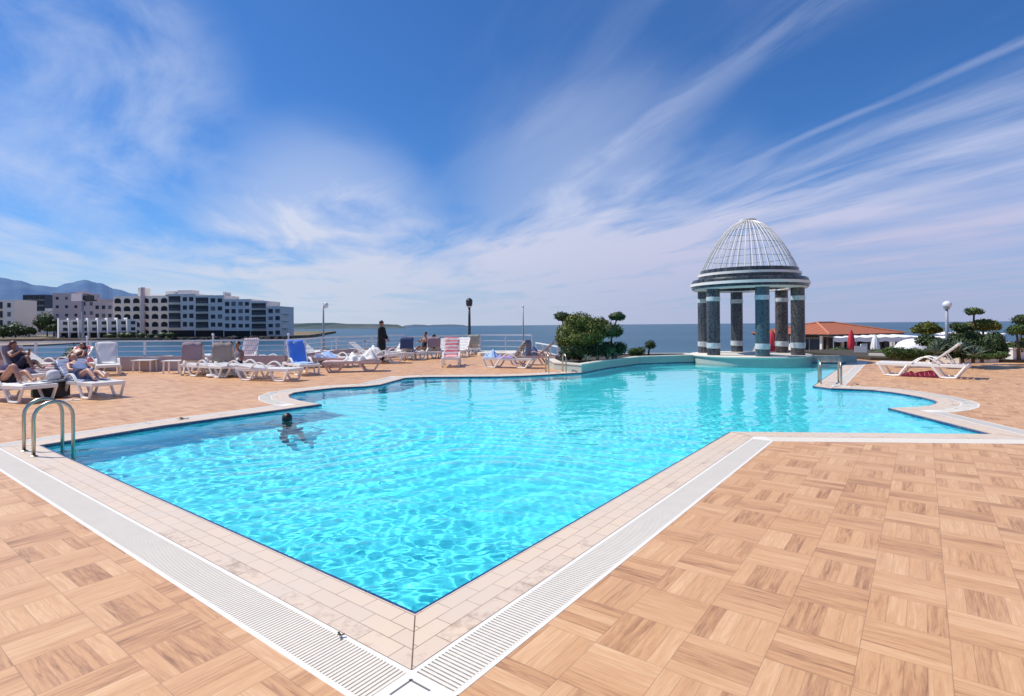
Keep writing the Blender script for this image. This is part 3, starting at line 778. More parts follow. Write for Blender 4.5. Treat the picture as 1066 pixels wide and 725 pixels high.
ringpart('upper_ring', [(1.62, 3.46), (2.02, 3.46), (2.02, 3.60), (1.98, 3.62), (1.94, 3.72), (1.94, 3.86), (1.62, 3.86)], 'granite_ring')
ringpart('pale_moulding', [(1.90, 3.60), (2.035, 3.60), (2.035, 3.70), (1.90, 3.70)], 'white')
# dome of ribs
def dome_r(t): return 1.86*(1-t)**.51+.0
for k in range(40):
    a = 2*math.pi*k/40; pts = []
    for i in range(11):
        t = i/10*.985; r = dome_r(t)+.04; pts.append((r*math.cos(a), r*math.sin(a), 3.86+2.16*t))
    MB().tube(pts, .016, 5).build('dome_rib', M['white'], gz_)
for t in (.22, .5, .76):
    r = dome_r(t)+.03; MB().tube([(r*math.cos(x*math.pi/24), r*math.sin(x*math.pi/24), 3.86+2.16*t) for x in range(49)], .010, 5).build('dome_hoop', M['greymetal'], gz_)
MB().lathe([(.30, 5.96), (.34, 5.98), (.34, 6.02), (.1, 6.05), (.001, 6.05)], n=24).build('dome_cap', M['white'], gz_)

# low wall behind the pool, right of the gazebo
wl = MB(); a_, b_ = g(845, 377.2), g(883, 377.5)
wl.bar((8.0, 23.75, .12), (12.3, 22.75, .12), .22, .30); wl.bar((12.32, 22.70, .12), (b_[0]+.35, b_[1]+.04, .12), .22, .28)
tag(wl.build('low_wall', M['plaster']), 'low plastered wall closing the pool behind and right of the gazebo', 'wall')

# ------------------------------------------------------------------ parapet and rails on the seaward edge
wpts = [(-30, 20.35), g(150, 386.3), g(297, 385.3), g(350, 376.5), g(420, 371)]
pm = MB()
for a, b in zip(wpts, wpts[1:]):
    pm.bar((a[0], a[1]+.05, .27), (b[0], b[1]+.05, .27), .22, .54)
tag(pm.build('parapet_wall', M['parapet']), 'low pinkish wall behind the sun loungers along the sea edge', 'wall')
def railing(pts, z0, ztop, label, step=1.9, n_mid=2, tallposts=()):
    t = thing('railing', label, 'railing'); mb = MB()
    for a, b in zip(pts, pts[1:]):
        a_, b_ = Vector((a[0], a[1], 0)), Vector((b[0], b[1], 0)); L = (b_-a_).length; k = max(1, round(L/step))
        for i in range(k+1):
            if i == k and b != pts[-1]: continue
            p = a_.lerp(b_, i/k); MB().bar((p.x, p.y, z0), (p.x, p.y, ztop), .065).build('post', M['railpaint'], t)
        MB().bar((*a, ztop), (*b, ztop), .075, .06).build('top_rail', M['railpaint'], t)
        for m in range(n_mid):
            z = z0+(ztop-z0)*(m+1)/(n_mid+1); MB().bar((*a, z), (*b, z), .035).build('mid_rail', M['railpaint'], t)
    return t
railing([(x, y+.05) for x, y in wpts], .54, 1.12, 'long white railing on the pinkish wall facing the bay')
r2 = [g(420, 371), g(500, 366.5), (1.15, 31.8)]
railing([(x, y+.0) for x, y in r2], 0, 1.03, 'white railing at the middle of the sea edge beside the lamp posts', 1.6)
railing([(1.35, 31.2), (1.9, 27.2), (2.1, 25.2)], -.2, .60, 'descending white stair handrail left of the clipped shrubs', 2.2, 1)
platform = MB().prism([g(500, 371), g(556, 371), (1.2, 31.4), (-2.2, 31.6)], 0, .16).build('low_platform', M['cream'])
tag(platform, 'pale low step platform in front of the white railing', 'platform')
# short mooring-like posts that rise above the rail
for u, v0, lab in ((94, 352, 'thin white post rising above the railing near the floodlight pole'), (224, 349.5, 'thin white post above the railing behind the mauve loungers'), (302, 349.5, 'thin white post above the railing behind the blue-towel lounger')):
    p = at(u, v0, 20.7); t = thing('marker_post', lab, 'post', (p[0], 20.55, 0))
    MB().tube([(0, 0, 0), (0, 0, p[2])], .03, 8).build('pole', M['railpaint'], t); MB().lathe([(.045, p[2]), (.05, p[2]+.05), (.02, p[2]+.09)], n=10).build('cap', M['railpaint'], t)
# white metal table frames beyond the wall
for i, (u, Y) in enumerate(((353, 27.0), (372, 28.5), (386, 28.5))):
    p = at(u, 355, Y); w = .85; t = thing('bench', ['white metal bench frame left, behind the round tub', 'white metal bench frame in the middle by the sea edge', 'white metal bench frame nearest the man in black'][i], 'bench', (p[0], Y, 0), 0, 'white bench frames by the sea')
    z1 = p[2]
    MB().box((0, 0, .45), (w, .4, .05)).build('seat', M['railpaint'], t)
    MB().box((0, .2, z1-.03), (w, .04, .06)).build('back_rail', M['railpaint'], t)
    for sx in (-1, 1):
        MB().bar((sx*w/2, .2, 0), (sx*w/2, .2, z1), .05).build('leg', M['railpaint'], t)
        MB().bar((sx*w/2, -.18, 0), (sx*w/2, -.18, .45), .05).build('leg', M['railpaint'], t)
# round tubs by the wall
for i, (u, v, wpx) in enumerate(((348, 375, 38), (160, 384.5, 34))):
    x, y = g(u, v); r = wpx/2*y/F
    t = thing('round_tub', ['grey-brown round tub with dark foot left of the man in black', 'pinkish round tub behind the white side tables'][i], 'planter tub', (x, y, 0), 0, 'round tubs')
    MB().lathe([(r*.62, .12), (r*.9, .28), (r, .42), (r, .50), (r*.93, .52), (r*.9, .44)], n=32).build('bowl', simple('tub_stone', (.34, .29, .27) if i == 0 else (.44, .37, .37), .9, .1), t, smooth=R(40))
    MB().lathe([(r*.6, 0), (r*.6, .13)], n=24).build('foot', simple('tub_foot', (.20, .09, .08), .9, .1), t)

# ------------------------------------------------------------------ lamp posts
def lamp(label, u, vtop, vbase, Y, kind, mat='greymetal', r=.05):
    p = at(u, vtop, Y); pb = at(u, vbase, Y); z0 = pb[2]
    t = thing('lamp_post', label, 'lamp post', (p[0], Y, z0)); H = p[2]-z0; s = Y/F
    MB().tube([(0, 0, 0), (0, 0, H*.5), (0, 0, H)], [r, r*.9, r*.75], 10).build('pole', M[mat], t, smooth=True)
    MB().lathe([(r*2, 0), (r*2, .05), (r*1.3, .12)], n=12).build('base', M[mat], t)
    if kind == 'globe':
        MB().ellipsoid((.02, 0, H+3.4*s*1.1), (4.1*s, 4.1*s, 3.8*s), 16, 12).build('lamp_shade', M['globe'], t, smooth=True)
        MB().lathe([(.08, H-.04), (.11, H+.06)], n=12).build('collar', M['greymetal'], t)
    elif kind == 'arm':
        MB().tube([(0, 0, H-.05), (.03, 0, H+.10), (.16, 0, H+.13)], .025, 8).build('arm', M['greymetal'], t)
        MB().ellipsoid((.13, 0, H+.0), (.12, .12, .15), 12, 8).build('lamp_shade', M['globe'], t, smooth=True)
    elif kind == 'lantern':
        MB().lathe([(.10, H), (.17, H+.05), (.19, H+.32), (.12, H+.42), (.02, H+.46)], n=12).build('lamp_shade', M['darkmetal'], t)
        MB().lathe([(.13, H-.06), (.15, H)], n=12).build('collar', M['globe'], t)
    elif kind == 'flood':
        MB().box((-.12, -.08, H+.12), (.36, .2, .30), rz=.2).build('floodlight', M['globe'], t)
        MB().box((.22, 0, H+.10), (.40, .16, .20), rz=-.2).build('floodlight', M['darkmetal'], t)
        MB().bar((-.45, 0, H+.30), (.3, 0, H+.22), .03).build('bracket', M['darkmetal'], t)
        MB().bar((.1, 0, H-.02), (.55, 0, H+.0), .05).build('bracket', M['darkmetal'], t)
    elif kind == 'bare':
        MB().lathe([(r, H), (r*1.6, H+.05), (.01, H+.10)], n=8).build('finial', M['globe'], t)
    return t
lamp('grey post with a white globe on a short arm, behind the round tub', 336.5, 318, 371, 26.5, 'arm', 'greymetal', .05)
lamp('dark post with a dark lantern at the middle of the sea railing', 488.5, 319, 366, 30.5, 'lantern', 'darkmetal', .085)
lamp('thin bare grey pole at the right end of the sea railing', 544.5, 320, 376, 24.5, 'bare', 'greymetal', .035)
lamp('grey floodlight pole with two floodlights in front of the white houses', 86, 313, 372, 21.6, 'flood', 'greymetal', .055)
lamp('pale post with a white globe behind the white lounger at right', 985.5, 321, 372, 19.5, 'globe', 'greymetal', .06)

# ------------------------------------------------------------------ ladders
def ladder(label, base_xy, out_dir, gap, along, span=.42, h=.68, r=.021):
    t = thing('pool_ladder', label, 'pool ladder', (base_xy[0], base_xy[1], 0), math.atan2(out_dir[1], out_dir[0]), 'steel pool ladders')
    for sy in (-gap/2, gap/2):
        pts = [(0, sy, -.02), (0, sy, h-span/2)]+[(span/2-span/2*math.cos(a), sy, h-span/2+span/2*math.sin(a)) for a in [i*math.pi/10 for i in range(1, 10)]]+[(span, sy, h-span/2), (span, sy, -.95)]
        MB().tube(pts, r, 10).build('handrail', M['steel'], t, smooth=True)
        MB().lathe([(.045, .004), (.045, .012), (.028, .02)], (0, sy, 0), 14).build('floor_flange', M['steel'], t)
    for z in (-.25, -.52, -.8): MB().box((span, 0, z), (.08, gap, .03)).build('step', M['steel'], t)
    return t
n1 = Vector((.604, .797))
b1, b2 = Vector(g(35.6, 475.5)), Vector(g(24.5, 470.5))
mid = (b1+b2)/2
ladder('large stainless pool ladder at the left corner of the pool, nearest the camera', mid, (math.sin(R(38)), math.cos(R(38))), .5, None, span=.40, h=.67)
m2 = Vector(g(577, 387.2)); ladder('small pool ladder on the far side in front of the clipped shrubs', m2, (.18, -.98), .60, None, span=.42, h=.62, r=.024)
m3 = Vector(g(862.5, 398.5)); ladder('pool ladder at the right, on the corner left of the white lounger', m3, (-.40, -.92), .46, None, span=.50, h=.62, r=.024)

# ------------------------------------------------------------------ sun loungers
SEATZ = .36
def lounger(label, x, y, head, back=35, frame='resin', group='white resin sun loungers', arms=True, wheels=False, scale=1.0, seatm=None):
    """local +X points to the head end"""
    t = thing('sun_lounger', label, 'sun lounger', (x, y, 0), R(head), group); t.scale = (scale,)*3
    fm = M[frame]; sm = M[seatm] if seatm else fm; hx = .18; W = .31; bl_ = .78; bc, bs = math.cos(R(back)), math.sin(R(back))
    rails = MB()
    for sy in (-W, W): rails.bar((-1.0, sy, SEATZ-.02), (.95, sy, SEATZ-.02), .06, .085)
    rails.bar((-1.0, -W, SEATZ-.02), (-1.0, W, SEATZ-.02), .06, .085); rails.bar((.95, -W, SEATZ-.02), (.95, W, SEATZ-.02), .06, .085)
    rails.build('frame', fm, t, bevel=.008)
    seat = MB()
    for i in range(11):
        xx = -.93+i*(hx+.88)/10; seat.box((xx, 0, SEATZ+.012), (.085, 2*W-.02, .022))
    seat.bar((-.95, 0, SEATZ-.005), (hx, 0, SEATZ-.005), .05, .02); seat.build('seat', sm, t, bevel=.004)
    bk = MB(); n = 7
    yrot = Matrix.Rotation(-R(back), 3, 'Y')
    for i in range(n):
        d = .07+i*(bl_-.12)/(n-1); bk.box((hx+d*bc, 0, SEATZ+.02+d*bs), (.082, 2*W-.06, .02), M3=yrot)
    for sy in (-W+.02, W-.02): bk.bar((hx, sy, SEATZ+.015), (hx+bl_*bc, sy, SEATZ+.015+bl_*bs), .045, .035)
    bk.box((hx+bl_*bc, 0, SEATZ+.02+bl_*bs), (.09, 2*W, .04), M3=yrot)
    b = bk.build('backrest', sm, t, bevel=.004)
    if back > 12:
        for sy in (-.2, .2): MB().bar((hx+bl_*.55*bc, sy, SEATZ+bl_*.55*bs), (min(.9, hx+bl_*.55*bc+.2), sy, SEATZ-.02), .025).build('back_prop', fm, t)
    for sy in (-W-.01, W+.01):
        for x0, x1, x2, x3 in ((-.97, -.82, -.50, -.30), (.22, .42, .72, .92)):
            MB().tube([(x0, sy, SEATZ-.03), (x1, sy, .035), ((x1+x2)/2, sy, .022), (x2, sy, .035), (x3, sy, SEATZ-.03)], .034, 6).build('leg', fm, t)
        if arms:
            pts = [(-.22+.60*i/8, sy, SEATZ+.02+.17*math.sin(math.pi*i/8)) for i in range(9)]
            am = MB()
            for k in (-.018, .018): am.tube([(p[0], p[1]+k, p[2]) for p in pts], .019, 6)
            am.build('armrest', fm, t)
    return t
def towel(label, lg, back, mat, x0=-.9, x1=.95, w=.58, lift=.030, group=None, over=.0, name='towel', seed=0, cat='towel'):
    """cloth laid over the profile of a lounger from x0 (foot) up the backrest; over = length hanging behind its top"""
    hx, bl_ = .18, .80; bc, bs = math.cos(R(back)), math.sin(R(back)); prof = []
    for i in range(15):
        x = x0+(hx-x0)*i/14; prof.append((x, SEATZ+lift))
        if x0 >= hx: break
    L = min(bl_+.02, x1)
    if x1 > 0:
        for i in range(1, 13): d = L*i/12; prof.append((hx+d*bc, SEATZ+lift+d*bs+.004))
        if over:
            for i in range(1, 9):
                d = over*i/8; prof.append((hx+L*bc+.055, SEATZ+lift+L*bs-d+.03) if i > 1 else (hx+L*bc+.03, SEATZ+lift+L*bs+.02))
    if x0 >= hx: prof = prof[1:]
    mb = MB(); nv = 9; rnd = random.Random(seed); ph = rnd.uniform(0, 6); tot = 0
    ss = [0]
    for a, b in zip(prof, prof[1:]): ss.append(ss[-1]+math.dist(a, b))
    for i, (x, z) in enumerate(prof):
        for j in range(nv):
            yy = (j/(nv-1)-.5)*w*2*.53; edge = abs(j/(nv-1)-.5)*2
            dz = .010*math.sin(ss[i]*13+ph+j*.9)+.007*math.sin(ss[i]*29+j*2.1)-(.05 if edge > .95 else 0)
            mb.v.append((x+.006*math.sin(j*1.7+i), yy+.012*math.sin(ss[i]*5+ph), z+dz*.7+.006))
    for i in range(len(prof)-1):
        for j in range(nv-1):
            b = i*nv+j; mb.face((b, b+nv, b+nv+1, b+1), [(ss[i], j/(nv-1)), (ss[i+1], j/(nv-1)), (ss[i+1], (j+1)/(nv-1)), (ss[i], (j+1)/(nv-1))])
    o = mb.build(name, mat, smooth=True, loc=tuple(lg.location), rz=lg.rotation_euler.z); o.scale = lg.scale
    sd = o.modifiers.new('thick', 'SOLIDIFY'); sd.thickness = .014; sd.offset = 1
    return tag(o, label, cat, group)
def heap(label, lg, x, y, z, dims, mat, seed=0, name='towel', cat='towel', rz=0):
    """a crumpled cloth"""
    mb = MB(); rnd = random.Random(seed); n = 18; ph = [rnd.uniform(0, 6) for _ in range(6)]
    for i in range(n+1):
        for j in range(n+1):
            a, b = i/n*2-1, j/n*2-1; q = max(abs(a), abs(b)); h = max(0, 1-q**3)
            zz = h*(.55+.25*math.sin(a*5+ph[0]+b*2)+.18*math.sin(b*8+ph[1]+a*3)+.12*math.sin(a*13+b*9+ph[2]))
            r_ = 1+.12*math.sin(math.atan2(b, a)*3+ph[3])+.08*math.sin(math.atan2(b, a)*7+ph[4])
            mb.v.append((a*dims[0]/2*r_, b*dims[1]/2*r_, max(0.004, zz*dims[2])))
    for i in range(n):
        for j in range(n): b = i*(n+1)+j; mb.face((b, b+n+1, b+n+2, b+1), [(i/n, j/n)]*4)
    m4 = Matrix.Translation(lg.location) @ Matrix.Rotation(lg.rotation_euler.z, 4, 'Z') if lg else Matrix.Identity(4)
    p = m4 @ Vector((x, y, z))
    return tag(mb.build(name, mat, smooth=True, loc=tuple(p), rz=(lg.rotation_euler.z if lg else 0)+rz), label, cat)

a_, b_ = Vector(g(922, 390.5)), Vector(g(1004, 394.5)); c_ = (a_+b_)/2
L1 = lounger('white lounger alone on the right of the pool, back raised', c_.x, c_.y, math.degrees(math.atan2((b_-a_).y, (b_-a_).x)), 42, scale=1.07)
heap('pink and red cloth bundle on the floor under the right lounger', L1, -.05, .05, .0, (.95, .5, .2), M['pinkcloth'], 2, 'cloth_bundle', 'cloth')
def LG(label, u, v, head, back, **k): x, y = g(u, v); return lounger(label, x, y, head, back, **k)
L2 = LG('upright white lounger covered with the bright blue towel', 313, 389.5, 128, 62)
towel('bright blue towel hung over the upright lounger back', L2, 62, M['bluetowel'], x0=.05, over=.25, seed=1)
towel('pale blue towel spread on the seat of the blue-towel lounger', L2, 62, M['ltblue'], x0=-.85, x1=0, lift=.028, seed=2)
LG('flat white lounger with arched arms, left of the frontmost pair', 254, 393, 158, 4)
LG('flat white lounger nearest the pool, right of the frontmost pair', 280, 396, 162, 6)
LG('flat white lounger behind the frontmost pair with a high arched arm', 281, 384, 170, 3)
LG('bare white lounger between the two mauve-backed ones and the arched pair', 232, 380, 165, 5)
La = LG('lounger seen from behind with a mauve towel back, left one', 205, 389, -72, 58)
towel('mauve towel over the back of the left of two loungers seen from behind', La, 58, M['mauvetowel'], x0=-.3, over=.62, seed=3)
Lb = LG('lounger seen from behind with a grey-brown towel back, right one', 238, 389.5, -78, 56)
towel('grey-brown towel over the back of the right lounger seen from behind', Lb, 56, M['greytowel'], x0=-.3, over=.62, seed=4)
Lc = LG('lounger behind the arched pair with a pink striped towel', 258, 380, 100, 60)
towel('pink and white striped towel hanging on a lounger behind the arched pair', Lc, 60, M['pinkstripe'], x0=-.6, over=.1, seed=5)
Ld = LG('low brown-pink lounger piled with white cloths, beside the pool bend', 368, 387, 12, 8, frame='resin_pink', arms=False)
heap('white crumpled cloth on the brown-pink lounger, right heap', Ld, .55, 0, SEATZ+.03, (.7, .6, .42), M['whitecloth'], 3)
heap('white crumpled cloth on the brown-pink lounger, smaller left heap', Ld, .0, 0, SEATZ+.03, (.6, .6, .30), M['whitecloth'], 4)
towel('pale pink cloth along the seat of the brown-pink lounger', Ld, 8, simple('pale_pink_cloth', (.62, .44, .42), .95, .1), x0=-.95, x1=.3, seed=6)
Le = LG('flat pinkish lounger right behind the blue-towel lounger', 338, 382.5, 170, 5, frame='resin_pink')
heap('pale blue cloth heap on the pinkish lounger behind the blue towel', Le, -.1, 0, SEATZ+.03, (.8, .5, .28), M['ltblue'], 7)
Lf = LG('low white lounger at the feet of the man in black', 398, 378.5, 8, 6)
heap('white cloth heap on the lounger at the feet of the man in black', Lf, -.35, 0, SEATZ+.03, (.8, .6, .40), M['whitecloth'], 8)
Lg = LG('white lounger with high arm just right of the man in black', 411, 374.5, 40, 55)
Lh = LG('white lounger seen from behind with a navy towel back', 425, 374.5, -85, 55)
towel('navy towel over the lounger back beside the seated woman', Lh, 55, M['navytowel'], x0=-.2, over=.55, seed=8)
Li = LG('white lounger under the woman sitting near the navy towel', 440, 374, 70, 30)
Lj = LG('lounger seen from behind with a dull mauve towel, left of the red one', 452, 373, -82, 52)
towel('dull mauve towel on the lounger back left of the red towel', Lj, 52, M['mauvetowel'], x0=-.2, over=.5, seed=9)
Lk = LG('white lounger facing the pool with the red striped towel', 470, 381, 93, 60)
towel('pink and red striped towel on the lounger facing the pool', Lk, 60, M['redstripe'], x0=-.9, over=.08, seed=10)
Ll = LG('lounger below the dark lantern with a grey-green towel back', 492, 369, -80, 55)
towel('grey-green towel over the lounger back below the dark lantern', Ll, 55, M['greentowel'], x0=-.2, over=.5, seed=11)
Lm = LG('lounger near the far ladder with patterned towel, back raised', 531, 383, -20, 52)
towel('patterned dark blue towel over the back of the lounger near the far ladder', Lm, 52, M['denim'], x0=.19, over=.6, seed=12)
towel('violet towel on the seat of the lounger near the far ladder', Lm, 52, M['purple'], x0=-.55, x1=0, seed=13)
heap('pale grey-blue towel heap at the foot of the lounger near the far ladder', Lm, -.75, 0, SEATZ+.03, (.55, .6, .3), M['ltblue'], 14)
Ln = LG('second lounger behind the patterned towel, half hidden', 556, 380, -15, 40, frame='resin_pink')
heap('dark blue bag-like cloth on the half hidden lounger near the far ladder', Ln, -.1, 0, SEATZ+.03, (.6, .5, .38), M['navytowel'], 15)
Lo = LG('white lounger with a thick white folded back, left of the side tables', 112, 390, 128, 58)
towel('thick white mat on the back of the lounger left of the side tables', Lo, 58, M['whitecloth'], x0=-.1, over=.1, seed=16)
Lp = LG('lounger holding the sunbather in printed blue, by the black box', 92, 412.5, 150, 32)
towel('printed blue cloth under the sunbather by the black box', Lp, 32, M['flower'], x0=-.4, x1=.95, w=.62, over=.55, seed=17)
Lq = LG('lounger at the left edge holding the sunbather lying flat', 13, 417, 160, 12)
towel('white towel under the sunbather lying flat at the left edge', Lq, 12, M['whitecloth'], x0=-.95, seed=18)
Lr = LG('lounger of the seated reader at the left edge', 26, 399, 165, 62)
towel('mauve towel over the seated reader\'s lounger back', Lr, 62, M['mauvetowel'], x0=-.9, over=.45, seed=19)
Ls = LG('lounger behind the black box with red and white striped towel', 72, 392, 95, 45)
towel('red and white striped towel on the lounger behind the black box', Ls, 45, M['redwhite'], x0=-.8, over=.1, seed=20)
Lt = LG('lounger at the left edge behind the flat sunbather with dark violet cloth', -2, 405, 184, 20)
heap('dark violet crumpled cloth on the lounger at the left edge', Lt, -.2, 0, SEATZ+.03, (1.1, .6, .28), simple('dark_violet', (.07, .05, .12), .95, .3), 21)

LG('bare white lounger half hidden behind the seated reader, far left', 44, 389, 172, 30)
Lu = LG('white lounger between the red striped towel and the thick white mat', 86, 388, 150, 12)
heap('rose and white crumpled towel on the lounger left of the white mat', Lu, .1, 0, SEATZ+.03, (1.0, .6, .22), M['redwhite'], 22)
LG('low flat white lounger in front of the grey-brown towel lounger', 222, 392, 150, 3)
Lv = LG('white lounger at the wall between the round tub and the blue towel', 330, 377.5, 160, 35)
heap('pale heap of cloth on the lounger beside the round tub', Lv, -.2, 0, SEATZ+.03, (.8, .5, .2), M['whitecloth'], 23)
LG('white lounger with raised back left of the man in black', 384, 377, 170, 38)
LG('white lounger behind the flat pinkish one, near the round tub', 352, 381.5, 150, 10)
LG('small white lounger between navy towel and dull mauve towel', 462, 371, 100, 40)
LG('white lounger right of the red striped one, nearer the lantern', 480, 371.5, 80, 45)

# ------------------------------------------------------------------ small things on the deck
def side_table(label, u, v, w=.62, h=.42):
    x, y = g(u, v); t = thing('side_table', label, 'side table', (x, y, 0), .1, 'white resin side tables')
    MB().box((0, 0, h), (w, w*.75, .035)).build('tabletop', M['resin'], t, bevel=.01)
    for sx in (-1, 1):
        for sy in (-1, 1): MB().bar((sx*w*.42, sy*w*.3, 0), (sx*w*.40, sy*w*.28, h-.02), .045).build('leg', M['resin'], t)
side_table('small white side table standing alone by the pinkish wall, left one', 151, 387, .72)
side_table('small white side table just left of the mauve-towel lounger', 181, 389, .62, .45)
x, y = g(229, 392.5); tag(MB().lathe([(.2, .0), (.36, .03), (.40, .06), (.38, .10), (.05, .13), (.001, .13)], n=28).build('cushion', M['whitecloth'], loc=(x, y, 0), smooth=R(40)), 'round white cushion lying on the floor in front of the mauve loungers', 'cushion')
x, y = g(54, 414); t = thing('storage_box', 'black open box table between the two sunbathers at left', 'box', (x, y, 0), .08)
MB().box((0, 0, .19), (.52, .45, .34)).build('box_body', M['black'], t, bevel=.01); MB().box((0, 0, .39), (.56, .48, .03)).build('top', M['greymetal'], t, bevel=.006)
bg = MB().lathe([(.1, 0), (.14, .08), (.12, .2), (.05, .24)], n=14)
tag(bg.build('beach_bag', M['whitecloth'], loc=(x+.02, y+.02, .405), smooth=True), 'small white bag standing on the black box', 'bag')
x, y = g(34, 414); tag(MB().lathe([(.035, 0), (.038, .14), (.03, .17), (.014, .21), (.014, .24)], n=12).build('bottle', simple('bottle_green', (.25, .35, .3), .1, .1), loc=(x, y, 0), smooth=True), 'small bottle on the floor between sunbather and black box', 'bottle')
for i, (u, v, l) in enumerate(((68.5, 417.5, 'pair of pale flip-flops in front of the printed blue lounger'),)):
    x, y = g(u, v); mb = MB()
    for k in (0, .16): mb.ellipsoid((k, k*.3, .012), (.13, .05, .012), 12, 4); mb.tube([(k-.03, k*.3-.04, .02), (k+.05, k*.3, .05), (k-.03, k*.3+.04, .02)], .008, 6)
    tag(mb.build('flip_flops', M['whitecloth'], loc=(x, y, 0)), l, 'footwear')
def leaf(label, u, v, s):
    x, y = g(u, v); mb = MB()
    for a in range(3): mb.bar((0, 0, .008), (s*math.cos(a*2+.4), s*math.sin(a*2+.4), .012+.006*a), s*.5, .003)
    tag(mb.build('fallen_leaf', simple('dry_leaf', (.08, .06, .03), .9, .3), loc=(x, y, .006)), label, 'leaf')
leaf('dry leaf on the inner edge of the near white grate', 354.5, 664.5, .022)
leaf('dry leaf on the far left pool coping', 190, 436.8, .10)

# ------------------------------------------------------------------ people
def skinned(joints, edges, levels=2):
    names = list(joints); me = bpy.data.meshes.new('tmp'); me.from_pydata([joints[n][0] for n in names], [(names.index(a), names.index(b)) for a, b in edges], [])
    o = bpy.data.objects.new('tmp', me); COL.objects.link(o); sk = o.modifiers.new('s', 'SKIN'); sk.use_smooth_shade = True; sk.branch_smoothing = .4
    ly = me.skin_vertices[0] if me.skin_vertices else None
    if ly is None:
        bm_ = None
    for i, n in enumerate(names):
        r = joints[n][1]; me.skin_vertices[0].data[i].radius = r if isinstance(r, tuple) else (r, r)
        me.skin_vertices[0].data[i].use_root = (i == 0)
    sb = o.modifiers.new('u', 'SUBSURF'); sb.levels = levels; sb.render_levels = levels
    dg = bpy.context.evaluated_depsgraph_get(); ev = o.evaluated_get(dg); em = ev.to_mesh()
    V = [tuple(v.co) for v in em.vertices]; Fc = [tuple(p.vertices) for p in em.polygons]; ev.to_mesh_clear()
    bpy.data.objects.remove(o); bpy.data.meshes.remove(me)
    return V, Fc
def add_mesh(mb, V, Fc):
    b = len(mb.v); mb.v += V
    for f in Fc: mb.face([b+i for i in f])
def hand(mb, w, d, side):
    """five fingers rooted in the palm; d = direction of the forearm"""
    d = Vector(d).normalized(); w = Vector(w); sidev = d.cross(Vector((0, 0, 1)))
    sidev = sidev.normalized() if sidev.length > .2 else Vector((0, 1, 0)); dn = d.cross(sidev)
    pc = w+d*.045; m3 = Matrix((d, sidev, dn)).transposed(); mb.ellipsoid(pc, (.055, .042, .018), 10, 6, M3=m3)
    for k, L in ((-.030, .062), (-.010, .078), (.010, .082), (.030, .072)):
        a = pc+d*.035+sidev*k; mb.tube([a, a+d*L*.5+dn*.006, a+d*L*.95+dn*.024], [.0095, .0085, .006], 6)
    a = pc-d*.02+sidev*.035*side; mb.tube([a, a+sidev*.03*side+d*.025, a+sidev*.035*side+d*.058], [.011, .010, .007], 6)
def head(mb, c, fwd, up, s=1.0):
    fwd = Vector(fwd).normalized(); up = Vector(up); up = (up-fwd*up.dot(fwd)).normalized(); lf = up.cross(fwd); m3 = Matrix((fwd, lf, up)).transposed(); c = Vector(c)
    T = lambda x, y, z: c+m3 @ Vector((x*s, y*s, z*s))
    mb.ellipsoid(T(0, 0, .015), (.098*s, .077*s, .105*s), 16, 12, M3=m3); mb.ellipsoid(T(.022, 0, -.058), (.062*s, .055*s, .06*s), 12, 8, M3=m3)
    mb.tube([T(.093, 0, .02), T(.118, 0, -.018), T(.09, 0, -.03)], [.008*s, .014*s, .009*s], 6)
    for k in (-1, 1):
        mb.ellipsoid(T(-.005, .078*k, -.005), (.018*s, .008*s, .03*s), 8, 6, M3=m3); mb.ellipsoid(T(.083, .031*k, .012), (.012*s, .016*s, .009*s), 8, 6, M3=m3)
    mb.tube([T(.076, -.024, -.066), T(.089, 0, -.064), T(.076, .024, -.066)], .006*s, 6)
    return T, m3
def person(label, loc, rz, J, skin='skin', hair='hair_dark', hairlen='short', clothes=(), face=(0, -1, 0), up=(0, 0, 1), headc=None):
    """J: joint -> position. clothes: (name, material, [(a,b)...], grow)"""
    t = thing('person', label, 'person', loc, rz)
    RD = dict(pelvis=.125, waist=.115, chest=.135, neck=.052, shl=.062, shr=.062, ell=.043, elr=.043, wrl=.030, wrr=.030, hipl=.092, hipr=.092, knl=.058, knr=.058, anl=.040, anr=.040, tol=.032, tor=.032, hd=.05)
    E_ = [('pelvis', 'waist'), ('waist', 'chest'), ('chest', 'neck'), ('neck', 'hd'), ('chest', 'shl'), ('chest', 'shr'), ('shl', 'ell'), ('shr', 'elr'), ('ell', 'wrl'), ('elr', 'wrr'),
          ('pelvis', 'hipl'), ('pelvis', 'hipr'), ('hipl', 'knl'), ('hipr', 'knr'), ('knl', 'anl'), ('knr', 'anr'), ('anl', 'tol'), ('anr', 'tor')]
    jj = {k: (J[k], RD[k]) for k in ['pelvis']+[k for k in J if k != 'pelvis']}
    V, Fc = skinned(jj, [e for e in E_ if e[0] in J and e[1] in J]); mb = MB(); add_mesh(mb, V, Fc)
    hc = Vector(headc or J['hd']); T, m3 = head(mb, hc, face, up)
    for s_, el, wr in ((1, 'ell', 'wrl'), (-1, 'elr', 'wrr')):
        if wr in J: hand(mb, J[wr], Vector(J[wr])-Vector(J[el]), s_)
    mb.build('body', M[skin], t, smooth=True)
    hm = MB(); hm.ellipsoid(T(-.018, 0, .040), (.100, .088, .098), 14, 10, M3=m3)
    if hairlen == 'long': hm.ellipsoid(T(-.07, 0, -.06), (.05, .085, .15), 12, 8, M3=m3)
    if hairlen == 'bun': hm.ellipsoid(T(-.10, 0, .07), (.05, .05, .05), 10, 8, M3=m3)
    hm.build('hair', M[hair], t, smooth=True)
    for nm, mt, ed, grow in clothes:
        ks = []
        for a, b in ed:
            for k in (a, b):
                if k not in ks: ks.append(k)
        V, Fc = skinned({k: (J[k], RD[k]*1.06+grow) for k in ks}, ed, 2); cm = MB(); add_mesh(cm, V, Fc); cm.build(nm, M[mt], t, smooth=True)
    return t
